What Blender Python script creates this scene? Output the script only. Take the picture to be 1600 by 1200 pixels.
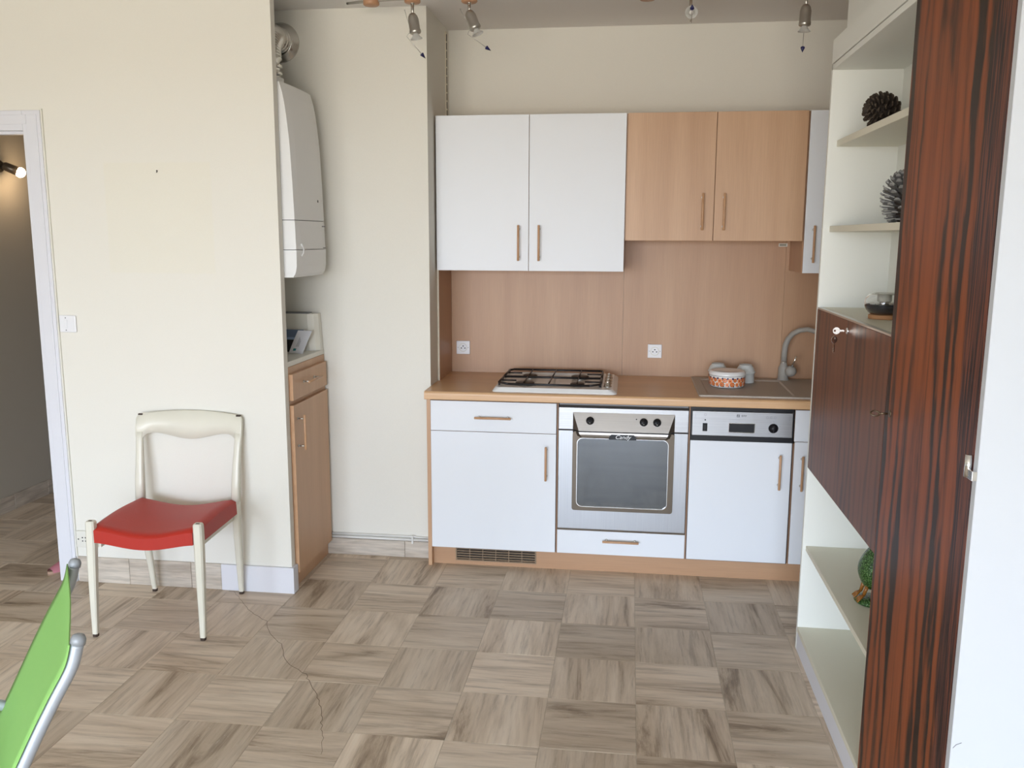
import bpy, bmesh, math, random
from mathutils import Vector, Matrix
PI = math.pi
random.seed(7)
for _o in list(bpy.data.objects):
    bpy.data.objects.remove(_o)
sc = bpy.context.scene
COL = sc.collection

# ------------------------------------------------------------------ camera
CAM = Vector((0.93825, -4.02719, 1.5799))
yaw, pitch, roll = 0.1310, 0.1647, -0.0033
cd = bpy.data.cameras.new('camera')
cd.sensor_width = 36.0
cd.lens = 1383.4 / 1600 * 36.0
cd.clip_start = 0.02
cam = bpy.data.objects.new('camera', cd)
COL.objects.link(cam)
_F = Vector((-math.sin(yaw) * math.cos(pitch), math.cos(yaw) * math.cos(pitch), -math.sin(pitch)))
_R = Vector((math.cos(yaw), math.sin(yaw), 0))
_D = _F.cross(_R)
_R2 = math.cos(roll) * _R + math.sin(roll) * _D
_D2 = -math.sin(roll) * _R + math.cos(roll) * _D
_m = Matrix((( _R2.x, -_D2.x, -_F.x, CAM.x), (_R2.y, -_D2.y, -_F.y, CAM.y), (_R2.z, -_D2.z, -_F.z, CAM.z), (0, 0, 0, 1)))
cam.matrix_world = _m
sc.camera = cam

# ------------------------------------------------------------------ world, daylight, exposure
YR = -8.0                        # window wall of the living room
WX0, WX1, WZ1 = -2.3, 1.75, 2.32  # balcony window opening
w = bpy.data.worlds.new('world')
sc.world = w
w.use_nodes = True
wn = w.node_tree
bg = wn.nodes['Background']
wt_ = wn.nodes.new('ShaderNodeTexCoord')
wx_ = wn.nodes.new('ShaderNodeSeparateXYZ')
wr_ = wn.nodes.new('ShaderNodeValToRGB')
wm_ = wn.nodes.new('ShaderNodeMapRange')
wm_.inputs[1].default_value = -1; wm_.inputs[2].default_value = 1
wn.links.new(wt_.outputs['Generated'], wx_.inputs[0])
wn.links.new(wx_.outputs[2], wm_.inputs[0])
wn.links.new(wm_.outputs[0], wr_.inputs[0])
wn.links.new(wr_.outputs[0], bg.inputs[0])
el = wr_.color_ramp.elements                       # sunlit ground below the horizon, hazy bright sky above
el[0].position = 0.0; el[0].color = (0.44, 0.40, 0.34, 1)
el[1].position = 0.490; el[1].color = (0.50, 0.46, 0.40, 1)
for p_, c_ in ((0.505, (0.84, 0.94, 1.10, 1)), (0.60, (0.76, 0.90, 1.10, 1)), (1.0, (0.45, 0.66, 1.0, 1))):
    e_ = el.new(p_); e_.color = c_
bg.inputs[1].default_value = 20.0
ld = bpy.data.lights.new('window_portal', 'AREA')
ld.shape = 'RECTANGLE'
ld.size, ld.size_y = WX1 - WX0, WZ1 - 0.05
ld.cycles.is_portal = True
lo = bpy.data.objects.new('window_portal', ld)
COL.objects.link(lo)
lo.location = ((WX0 + WX1) / 2, YR - 0.02, (WZ1 + 0.05) / 2)
lo.rotation_euler = (math.radians(90), 0, 0)
sc.view_settings.view_transform = 'Standard'
sc.view_settings.look = 'None'
sc.view_settings.exposure = 0.0
sc.view_settings.gamma = 1.0
sc.view_settings.use_curve_mapping = False

# ------------------------------------------------------------------ materials
MATS = {}
def nt(name):
    m = bpy.data.materials.new(name)
    m.use_nodes = True
    n = m.node_tree
    return m, n, n.nodes['Principled BSDF']
def setp(b, **k):
    for a, v in k.items():
        b.inputs[a.replace('_', ' ')].default_value = v
def c4(c): return (c[0], c[1], c[2], 1)
def N(n, t, **k):
    x = n.nodes.new(t)
    for a, v in k.items():
        setattr(x, a, v)
    return x
def plain(name, col, rough=0.5, metal=0.0, bump=0.0, bscale=300, var=0.0, **k):
    m, n, b = nt(name)
    b.inputs['Base Color'].default_value = c4(col)
    b.inputs['Roughness'].default_value = rough
    b.inputs['Metallic'].default_value = metal
    for a, v in k.items():
        b.inputs[a.replace('_', ' ')].default_value = v
    tc = N(n, 'ShaderNodeTexCoord')
    ns = N(n, 'ShaderNodeTexNoise')
    ns.inputs['Scale'].default_value = bscale
    ns.inputs['Detail'].default_value = 3
    n.links.new(tc.outputs['Object'], ns.inputs['Vector'])
    if var > 0:
        n2 = N(n, 'ShaderNodeTexNoise')
        n2.inputs['Scale'].default_value = 6
        n.links.new(tc.outputs['Object'], n2.inputs['Vector'])
        mx = N(n, 'ShaderNodeMixRGB')
        mx.inputs[1].default_value = c4([v * (1 - var) for v in col])
        mx.inputs[2].default_value = c4([min(1, v * (1 + var)) for v in col])
        n.links.new(n2.outputs[0], mx.inputs[0])
        n.links.new(mx.outputs[0], b.inputs['Base Color'])
    if bump > 0:
        bp = N(n, 'ShaderNodeBump')
        bp.inputs['Strength'].default_value = bump
        bp.inputs['Distance'].default_value = 0.002
        n.links.new(ns.outputs[0], bp.inputs['Height'])
        n.links.new(bp.outputs[0], b.inputs['Normal'])
    MATS[name] = m
    return m
def ramp(n, stops):
    r = N(n, 'ShaderNodeValToRGB')
    e = r.color_ramp.elements
    while len(e) < len(stops):
        e.new(0.5)
    for i, (p, c) in enumerate(stops):
        e[i].position = p
        e[i].color = c4(c)
    return r
def grain(name, stops, scale, rough=0.4, fine=(0, 0, 0), finefac=0.25, distort=0.5, detail=5, rand=False, bump=0.0, fstops=None, coat=0.0, spec=0.5):
    """wood or stone streaks: noise over stretched object coordinates"""
    m, n, b = nt(name)
    b.inputs['Roughness'].default_value = rough
    b.inputs['Coat Weight'].default_value = coat
    b.inputs['Specular IOR Level'].default_value = spec
    tc = N(n, 'ShaderNodeTexCoord')
    src = tc.outputs['Object']
    if rand:
        oi = N(n, 'ShaderNodeObjectInfo')
        mul = N(n, 'ShaderNodeMath', operation='MULTIPLY')
        mul.inputs[1].default_value = 173.0
        n.links.new(oi.outputs['Random'], mul.inputs[0])
        cb = N(n, 'ShaderNodeCombineXYZ')
        for i in range(3):
            n.links.new(mul.outputs[0], cb.inputs[i])
        ad = N(n, 'ShaderNodeVectorMath', operation='ADD')
        n.links.new(src, ad.inputs[0]); n.links.new(cb.outputs[0], ad.inputs[1])
        src = ad.outputs[0]
    mp = N(n, 'ShaderNodeMapping')
    mp.inputs['Scale'].default_value = scale
    n.links.new(src, mp.inputs[0])
    ns = N(n, 'ShaderNodeTexNoise')
    ns.inputs['Scale'].default_value = 1.0
    ns.inputs['Detail'].default_value = detail
    ns.inputs['Distortion'].default_value = distort
    n.links.new(mp.outputs[0], ns.inputs['Vector'])
    r = ramp(n, stops)
    n.links.new(ns.outputs[0], r.inputs[0])
    out = r.outputs[0]
    if fine != (0, 0, 0):
        mp2 = N(n, 'ShaderNodeMapping')
        mp2.inputs['Scale'].default_value = fine
        n.links.new(src, mp2.inputs[0])
        n2 = N(n, 'ShaderNodeTexNoise')
        n2.inputs['Scale'].default_value = 1.0
        n2.inputs['Detail'].default_value = 4
        n.links.new(mp2.outputs[0], n2.inputs['Vector'])
        r2 = ramp(n, fstops or [(0.35, (0.45, 0.45, 0.45)), (0.65, (1, 1, 1))])
        n.links.new(n2.outputs[0], r2.inputs[0])
        mx = N(n, 'ShaderNodeMixRGB', blend_type='MULTIPLY')
        mx.inputs[0].default_value = finefac
        n.links.new(out, mx.inputs[1]); n.links.new(r2.outputs[0], mx.inputs[2])
        out = mx.outputs[0]
        if bump > 0:
            bp = N(n, 'ShaderNodeBump')
            bp.inputs['Strength'].default_value = bump
            bp.inputs['Distance'].default_value = 0.001
            n.links.new(n2.outputs[0], bp.inputs['Height'])
            n.links.new(bp.outputs[0], b.inputs['Normal'])
    n.links.new(out, b.inputs['Base Color'])
    MATS[name] = m
    m['out'] = 0
    return m, n, b, out, src

def wallpaper(name, col, patch=False):
    m, n, b = nt(name)
    b.inputs['Roughness'].default_value = 0.85
    b.inputs['Specular IOR Level'].default_value = 0.2
    tc = N(n, 'ShaderNodeTexCoord')
    h = []
    for s in ((1100, 1100, 160), (160, 160, 1100)):
        mp = N(n, 'ShaderNodeMapping'); mp.inputs['Scale'].default_value = s
        n.links.new(tc.outputs['Object'], mp.inputs[0])
        ns = N(n, 'ShaderNodeTexNoise'); ns.inputs['Scale'].default_value = 1; ns.inputs['Detail'].default_value = 2
        n.links.new(mp.outputs[0], ns.inputs['Vector'])
        h.append(ns)
    ad = N(n, 'ShaderNodeMath', operation='ADD')
    n.links.new(h[0].outputs[0], ad.inputs[0]); n.links.new(h[1].outputs[0], ad.inputs[1])
    r = ramp(n, [(0.2, [v * 0.965 for v in col]), (0.8, [min(1, v * 1.03) for v in col])])
    hf = N(n, 'ShaderNodeMath', operation='MULTIPLY'); hf.inputs[1].default_value = 0.5
    n.links.new(ad.outputs[0], hf.inputs[0]); n.links.new(hf.outputs[0], r.inputs[0])
    out = r.outputs[0]
    if patch:   # the unfaded rectangle where a picture used to hang
        sx = N(n, 'ShaderNodeSeparateXYZ'); n.links.new(tc.outputs['Object'], sx.inputs[0])
        def band(o, lo_, hi_):
            a = N(n, 'ShaderNodeMapRange', interpolation_type='SMOOTHSTEP'); a.inputs[1].default_value = lo_ - .006; a.inputs[2].default_value = lo_ + .006
            c = N(n, 'ShaderNodeMapRange', interpolation_type='SMOOTHSTEP'); c.inputs[1].default_value = hi_ + .006; c.inputs[2].default_value = hi_ - .006
            n.links.new(o, a.inputs[0]); n.links.new(o, c.inputs[0])
            q = N(n, 'ShaderNodeMath', operation='MULTIPLY'); n.links.new(a.outputs[0], q.inputs[0]); n.links.new(c.outputs[0], q.inputs[1])
            return q.outputs[0]
        q = N(n, 'ShaderNodeMath', operation='MULTIPLY')
        n.links.new(band(sx.outputs[0], -1.295, -0.815), q.inputs[0]); n.links.new(band(sx.outputs[2], 1.42, 1.885), q.inputs[1])
        q2 = N(n, 'ShaderNodeMath', operation='MULTIPLY'); q2.inputs[1].default_value = 0.35
        n.links.new(q.outputs[0], q2.inputs[0])
        mx = N(n, 'ShaderNodeMixRGB', blend_type='MULTIPLY'); mx.inputs[2].default_value = (1.0, 0.985, 0.90, 1)
        n.links.new(q2.outputs[0], mx.inputs[0]); n.links.new(out, mx.inputs[1])
        out = mx.outputs[0]
    n.links.new(out, b.inputs['Base Color'])
    bp = N(n, 'ShaderNodeBump'); bp.inputs['Strength'].default_value = 0.25; bp.inputs['Distance'].default_value = 0.001
    n.links.new(ad.outputs[0], bp.inputs['Height']); n.links.new(bp.outputs[0], b.inputs['Normal'])
    MATS[name] = m
    return m

CREAM = (0.80, 0.775, 0.70)
wallpaper('wallpaper', CREAM)
wallpaper('wallpaper_partition', CREAM, True)
plain('ceiling_paint', (0.83, 0.81, 0.78), 0.9, bump=0.1, bscale=120)
plain('room_paint', (0.50, 0.48, 0.43), 0.9, bump=0.1, bscale=200)  # for unseen walls; colour darkened to cut light bounced onto the partition
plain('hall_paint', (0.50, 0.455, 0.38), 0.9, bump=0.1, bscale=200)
plain('white_paint', (0.73, 0.73, 0.77), 0.45, bump=0.05, bscale=60)
plain('panel_white_dimmed', (0.57, 0.59, 0.62), 0.45, bump=0.04, bscale=60)  # same white darkened in colour to hold back window light on the end panel
plain('white_laminate', (0.80, 0.82, 0.85), 0.42, bump=0.12, bscale=700)
plain('white_enamel', (0.82, 0.82, 0.80), 0.18)
plain('shelf_cream', (0.74, 0.71, 0.58), 0.45, bump=0.06, bscale=400)
plain('shelf_white', (0.80, 0.80, 0.74), 0.5, bump=0.06, bscale=400)
plain('boiler_white', (0.78, 0.78, 0.77), 0.35)
plain('boiler_seam', (0.10, 0.10, 0.10), 0.6)
plain('plastic_white', (0.82, 0.82, 0.84), 0.35)
plain('plastic_cream', (0.76, 0.74, 0.66), 0.45)
plain('black_plastic', (0.010, 0.010, 0.012), 0.38, Specular_IOR_Level=0.3)
plain('black_gap', (0.03, 0.022, 0.017), 0.7)
plain('iron_black', (0.014, 0.014, 0.016), 0.38, bump=0.1, bscale=500)
plain('chrome', (0.82, 0.82, 0.82), 0.12, 1.0)
plain('chrome_dull', (0.68, 0.67, 0.64), 0.22, 1.0)
plain('nickel', (0.52, 0.50, 0.46), 0.3, 1.0)
plain('bronze_trim', (0.12, 0.095, 0.07), 0.35, 0.6)
plain('old_brass', (0.16, 0.12, 0.08), 0.4, 0.9)
plain('blue_tip', (0.012, 0.012, 0.09), 0.35)
plain('disc_wood', (0.50, 0.27, 0.15), 0.45, var=0.12)
plain('lacquer_cream', (0.74, 0.71, 0.60), 0.35, var=0.05)
plain('chip_dark', (0.05, 0.03, 0.02), 0.7)
plain('red_vinyl', (0.44, 0.020, 0.008), 0.48, bump=0.35, bscale=220, var=0.08)
plain('lime_fabric', (0.24, 0.49, 0.125), 0.7, bump=0.3, bscale=1600)
plain('silver_tube', (0.42, 0.46, 0.51), 0.45, 0.4)
plain('silver_cap', (0.30, 0.32, 0.34), 0.5, 0.2)
plain('ceramic_white', (0.82, 0.80, 0.78), 0.15)
plain('ceramic_grey', (0.62, 0.63, 0.60), 0.25)
plain('print_orange', (0.75, 0.16, 0.03), 0.3)
plain('print_peach', (0.85, 0.33, 0.14), 0.3)
plain('print_brown', (0.20, 0.03, 0.012), 0.3)
plain('print_olive', (0.20, 0.14, 0.03), 0.3)
plain('print_violet', (0.06, 0.02, 0.08), 0.3)
plain('print_grey', (0.22, 0.22, 0.23), 0.5)
plain('paper_white', (0.78, 0.78, 0.82), 0.6)
plain('paper_blue', (0.14, 0.19, 0.30), 0.4)
plain('paper_black', (0.02, 0.02, 0.022), 0.4)
plain('paper_sky', (0.30, 0.42, 0.62), 0.4)
plain('teal', (0.02, 0.22, 0.23), 0.4)
plain('pipe_white', (0.76, 0.75, 0.71), 0.4)
plain('cork', (0.42, 0.21, 0.09), 0.8, bump=0.4, bscale=400, var=0.2)
plain('dark_sand', (0.018, 0.02, 0.03), 0.6, bump=0.5, bscale=300)
plain('pebble_white', (0.75, 0.72, 0.66), 0.4)
plain('pink_fabric_shaded', (0.55, 0.20, 0.24), 0.8, bump=0.3)  # pink darkened to put the hallway shadow into the colour
plain('slipper_sole', (0.42, 0.27, 0.19), 0.8)
plain('grout', (0.50, 0.43, 0.33), 0.9)
plain('crack_dark', (0.16, 0.115, 0.08), 0.9)
plain('glaze_orange', (0.30, 0.115, 0.02), 0.25)
plain('vent_brown', (0.26, 0.18, 0.11), 0.6)
plain('edge_trim', (0.72, 0.65, 0.52), 0.5)
plain('label_silver', (0.70, 0.68, 0.60), 0.4)
plain('cone_dark', (0.040, 0.028, 0.019), 0.8)
plain('cone_tip', (0.060, 0.042, 0.027), 0.8)
plain('cone_silver', (0.30, 0.295, 0.285), 0.6)
plain('cone_grey', (0.17, 0.165, 0.16), 0.7)
plain('sticker_text', (0.3, 0.28, 0.22), 0.6)

# granite composite sink
def granite(name, a, b_, sc_=900):
    m, n, b = nt(name)
    b.inputs['Roughness'].default_value = 0.5
    tc = N(n, 'ShaderNodeTexCoord')
    ns = N(n, 'ShaderNodeTexNoise'); ns.inputs['Scale'].default_value = sc_; ns.inputs['Detail'].default_value = 2
    n.links.new(tc.outputs['Object'], ns.inputs['Vector'])
    r = ramp(n, [(0.35, a), (0.65, b_)])
    n.links.new(ns.outputs[0], r.inputs[0]); n.links.new(r.outputs[0], b.inputs['Base Color'])
    MATS[name] = m
granite('granite_sand', (0.36, 0.31, 0.26), (0.58, 0.52, 0.45))
granite('granite_tap', (0.30, 0.28, 0.25), (0.42, 0.40, 0.36))
# green glaze of the figurine
m, n, b = nt('glaze_green')
b.inputs['Roughness'].default_value = 0.22
tc = N(n, 'ShaderNodeTexCoord'); vo = N(n, 'ShaderNodeTexVoronoi'); vo.inputs['Scale'].default_value = 190
n.links.new(tc.outputs['Object'], vo.inputs['Vector'])
r = ramp(n, [(0.05, (0.16, 0.30, 0.10)), (0.5, (0.035, 0.10, 0.02)), (0.9, (0.008, 0.03, 0.008))])
n.links.new(vo.outputs['Distance'], r.inputs[0]); n.links.new(r.outputs[0], b.inputs['Base Color'])
bp = N(n, 'ShaderNodeBump'); bp.inputs['Strength'].default_value = 0.6; bp.inputs['Distance'].default_value = 0.003; bp.invert = True
n.links.new(vo.outputs['Distance'], bp.inputs['Height']); n.links.new(bp.outputs[0], b.inputs['Normal'])
MATS['glaze_green'] = m

# woods
BE1, BE2, BE3 = (0.52, 0.305, 0.172), (0.575, 0.348, 0.202), (0.62, 0.385, 0.23)
grain('beech_v', [(0.3, BE1), (0.5, BE2), (0.7, BE3)], (7, 7, 0.5), 0.42, (220, 220, 6), 0.12, 0.3)
grain('beech_h', [(0.3, (0.47, 0.265, 0.143)), (0.5, (0.515, 0.30, 0.167)), (0.7, (0.56, 0.335, 0.19))], (0.5, 7, 7), 0.42, (5, 220, 220), 0.12, 0.3)
grain('beech_splash', [(0.3, (0.445, 0.25, 0.138)), (0.5, (0.49, 0.285, 0.160)), (0.7, (0.53, 0.318, 0.182))], (7, 7, 0.5), 0.42, (220, 220, 6), 0.12, 0.3)
grain('beech_top', [(0.3, (0.65, 0.395, 0.205)), (0.5, (0.71, 0.44, 0.235)), (0.7, (0.76, 0.48, 0.26))], (0.6, 8, 8), 0.33, (6, 150, 150), 0.18, 0.3)
grain('beech_rod', [(0.3, (0.46, 0.255, 0.13)), (0.7, (0.55, 0.32, 0.175))], (20, 20, 20), 0.4)
grain('beech_dark', [(0.3, (0.30, 0.165, 0.09)), (0.7, (0.34, 0.19, 0.11))], (7, 7, 0.5), 0.5)
grain('steel', [(0.3, (0.31, 0.31, 0.315)), (0.7, (0.37, 0.37, 0.375))], (2, 2, 500), 0.38)
grain('steel_fascia_lit', [(0.3, (0.50, 0.48, 0.46)), (0.7, (0.57, 0.55, 0.53))], (2, 2, 500), 0.40)  # same steel made lighter; brightness of the slanted faces put into the colour
MATS['steel_fascia_lit'].node_tree.nodes['Principled BSDF'].inputs['Metallic'].default_value = 1.0
MATS['steel'].node_tree.nodes['Principled BSDF'].inputs['Metallic'].default_value = 1.0
grain('steel_v', [(0.3, (0.33, 0.335, 0.345)), (0.7, (0.385, 0.39, 0.40))], (500, 500, 2), 0.40)
MATS['steel_v'].node_tree.nodes['Principled BSDF'].inputs['Metallic'].default_value = 1.0
grain('stone_skirt', [(0.25, (0.40, 0.32, 0.25)), (0.5, (0.62, 0.54, 0.45)), (0.75, (0.70, 0.63, 0.54))], (2.5, 2.5, 18), 0.5, (9, 9, 90), 0.45, 0.8, 6, True)
# travertine tile: veins run along the tile's own x axis
m, n, b, out, src = grain('travertine',
    [(0.28, (0.22, 0.16, 0.112)), (0.36, (0.40, 0.305, 0.215)), (0.42, (0.60, 0.485, 0.36)), (0.54, (0.73, 0.61, 0.475)), (0.72, (0.82, 0.715, 0.58))],
    (1.1, 8, 3), 0.40, (3.2, 46, 5), 0.62, 0.7, 10, True, 0.08, [(0.36, (0.52, 0.49, 0.46)), (0.47, (0.90, 0.89, 0.88)), (0.60, (1.04, 1.04, 1.04))], spec=0.3)
for x in n.nodes:
    if x.bl_idname == 'ShaderNodeTexNoise': x.inputs['Roughness'].default_value = 0.66; x.inputs['Detail'].default_value = 9
oi = [x for x in n.nodes if x.bl_idname == 'ShaderNodeObjectInfo'][0]
ml = N(n, 'ShaderNodeMath', operation='MULTIPLY'); ml.inputs[1].default_value = 7.31
n.links.new(oi.outputs['Random'], ml.inputs[0])
fr = N(n, 'ShaderNodeMath', operation='FRACT'); n.links.new(ml.outputs[0], fr.inputs[0])
r = ramp(n, [(0.0, (0.80, 0.79, 0.78)), (1.0, (1.08, 1.08, 1.09))])
n.links.new(fr.outputs[0], r.inputs[0])
mx = N(n, 'ShaderNodeMixRGB', blend_type='MULTIPLY'); mx.inputs[0].default_value = 1
n.links.new(out, mx.inputs[1]); n.links.new(r.outputs[0], mx.inputs[2])
# pale fossil pits along the dark veins
mp = N(n, 'ShaderNodeMapping'); mp.inputs['Scale'].default_value = (60, 200, 60); n.links.new(src, mp.inputs[0])
n3 = N(n, 'ShaderNodeTexNoise'); n3.inputs['Scale'].default_value = 1; n3.inputs['Detail'].default_value = 1; n.links.new(mp.outputs[0], n3.inputs['Vector'])
r3 = ramp(n, [(0.72, (0, 0, 0)), (0.78, (1, 1, 1))]); n.links.new(n3.outputs[0], r3.inputs[0])
mx2 = N(n, 'ShaderNodeMixRGB'); mx2.inputs[2].default_value = (0.62, 0.55, 0.46, 1)
hm = N(n, 'ShaderNodeMath', operation='MULTIPLY'); hm.inputs[1].default_value = 0.6
n.links.new(r3.outputs[0], hm.inputs[0]); n.links.new(hm.outputs[0], mx2.inputs[0]); n.links.new(mx.outputs[0], mx2.inputs[1])
n.links.new(mx2.outputs[0], b.inputs['Base Color'])

# rosewood: orange brown with near-black pointed streaks along z
def rosewood(name, base, mid, dark, edge=None, rough=0.3, dens=1.0):
    m, n, b = nt(name)
    b.inputs['Roughness'].default_value = rough
    b.inputs['Specular IOR Level'].default_value = 0.18 if edge is not None else 0.32
    tc = N(n, 'ShaderNodeTexCoord')
    def noise(scale, detail=4, dist=0.0, off=(0, 0, 0)):
        mp = N(n, 'ShaderNodeMapping'); mp.inputs['Scale'].default_value = scale; mp.inputs['Location'].default_value = off
        n.links.new(tc.outputs['Object'], mp.inputs[0])
        x = N(n, 'ShaderNodeTexNoise'); x.inputs['Scale'].default_value = 1; x.inputs['Detail'].default_value = detail; x.inputs['Distortion'].default_value = dist
        n.links.new(mp.outputs[0], x.inputs['Vector'])
        return x.outputs[0]
    mpw = N(n, 'ShaderNodeMapping'); mpw.inputs['Location'].default_value = (0.02, 1.22, -0.20); mpw.inputs['Scale'].default_value = (1, 1, 0.22); mpw.inputs['Rotation'].default_value = (0.05, 0.20, 0)
    n.links.new(tc.outputs['Object'], mpw.inputs[0])
    wv_ = N(n, 'ShaderNodeTexWave'); wv_.wave_type = 'RINGS'; wv_.rings_direction = 'Z'
    wv_.inputs['Scale'].default_value = 6.0; wv_.inputs['Distortion'].default_value = 5.0; wv_.inputs['Detail'].default_value = 3.0; wv_.inputs['Detail Scale'].default_value = 2.2; wv_.inputs['Detail Roughness'].default_value = 0.6
    n.links.new(mpw.outputs[0], wv_.inputs['Vector'])
    a = noise((1, 9, 0.7), 4, 0.5)
    am = N(n, 'ShaderNodeMath', operation='MULTIPLY_ADD'); am.inputs[1].default_value = 0.27
    n.links.new(wv_.outputs['Fac'], am.inputs[0]); n.links.new(a, am.inputs[2])
    r1 = ramp(n, [(0.47, dark), (0.55, mid), (0.64, base), (0.84, [v * 1.15 for v in base])])
    n.links.new(am.outputs[0], r1.inputs[0])
    s = noise((1, 34, 1.0), 3, 0.5, (3, 5, 1))
    r2 = ramp(n, [(0.30, (0.16, 0.14, 0.14)), (0.40, (0.80, 0.79, 0.78)), (0.6, (1.05, 1.03, 1.0))])
    n.links.new(s, r2.inputs[0])
    mx = N(n, 'ShaderNodeMixRGB', blend_type='MULTIPLY'); mx.inputs[0].default_value = 0.9 * dens
    n.links.new(r1.outputs[0], mx.inputs[1]); n.links.new(r2.outputs[0], mx.inputs[2])
    f = noise((1, 420, 9), 2)
    r3 = ramp(n, [(0.35, (0.66, 0.64, 0.64)), (0.6, (1, 1, 1))]); n.links.new(f, r3.inputs[0])
    mx3 = N(n, 'ShaderNodeMixRGB', blend_type='MULTIPLY'); mx3.inputs[0].default_value = 0.5
    n.links.new(mx.outputs[0], mx3.inputs[1]); n.links.new(r3.outputs[0], mx3.inputs[2])
    out = mx3.outputs[0]
    if edge is not None:   # strip of darker, wavy-grained wood along the hinge side
        sx = N(n, 'ShaderNodeSeparateXYZ'); n.links.new(tc.outputs['Object'], sx.inputs[0])
        wv = noise((0.3, 0.3, 1.7), 2, 0, (1, 2, 3))
        ma = N(n, 'ShaderNodeMath', operation='MULTIPLY_ADD'); ma.inputs[1].default_value = 0.14
        n.links.new(wv, ma.inputs[0]); n.links.new(sx.outputs[1], ma.inputs[2])
        mr = N(n, 'ShaderNodeMapRange'); mr.inputs[1].default_value = edge + 0.07 + .003; mr.inputs[2].default_value = edge + 0.07 - .003
        n.links.new(ma.outputs[0], mr.inputs[0])
        g = noise((1, 110, 3.2), 2, 1.2, (7, 1, 2))
        rg = ramp(n, [(0.42, (0.020, 0.010, 0.012)), (0.5, (0.07, 0.026, 0.022)), (0.6, (0.17, 0.05, 0.028))]); n.links.new(g, rg.inputs[0])
        me = N(n, 'ShaderNodeMixRGB'); n.links.new(mr.outputs[0], me.inputs[0]); n.links.new(out, me.inputs[1]); n.links.new(rg.outputs[0], me.inputs[2])
        out = me.outputs[0]
    n.links.new(out, b.inputs['Base Color'])
    MATS[name] = m
rosewood('rosewood_door', (0.27, 0.068, 0.020), (0.15, 0.042, 0.017), (0.030, 0.015, 0.012), edge=-1.455, rough=0.38)
rosewood('rosewood_flap', (0.165, 0.058, 0.028), (0.135, 0.049, 0.026), (0.085, 0.035, 0.023), dens=0.35, rough=0.42)

def glass(name, col=(1, 1, 1), rough=0.0):
    m, n, b = nt(name)
    setp(b, Roughness=rough)
    b.inputs['Base Color'].default_value = c4(col)
    b.inputs['Transmission Weight'].default_value = 1.0
    b.inputs['IOR'].default_value = 1.45
    MATS[name] = m
glass('clear_glass')
glass('frosted_glass', (0.95, 0.95, 0.92), 0.35)
MATS['frosted_glass'].node_tree.nodes['Principled BSDF'].inputs['Transmission Weight'].default_value = 0.55
m, n, b = nt('oven_glass')
b.inputs['Base Color'].default_value = (0.018, 0.022, 0.021, 1); b.inputs['Roughness'].default_value = 0.06
b.inputs['Specular IOR Level'].default_value = 0.5; b.inputs['IOR'].default_value = 2.0
MATS['oven_glass'] = m
m, n, b = nt('lamp_glow')
b.inputs['Base Color'].default_value = (1, 0.8, 0.55, 1)
b.inputs['Emission Color'].default_value = (1, 0.72, 0.42, 1); b.inputs['Emission Strength'].default_value = 40
MATS['lamp_glow'] = m
def mats_of(x):
    return [MATS[i] for i in (x if isinstance(x, (list, tuple)) else [x])]

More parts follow.
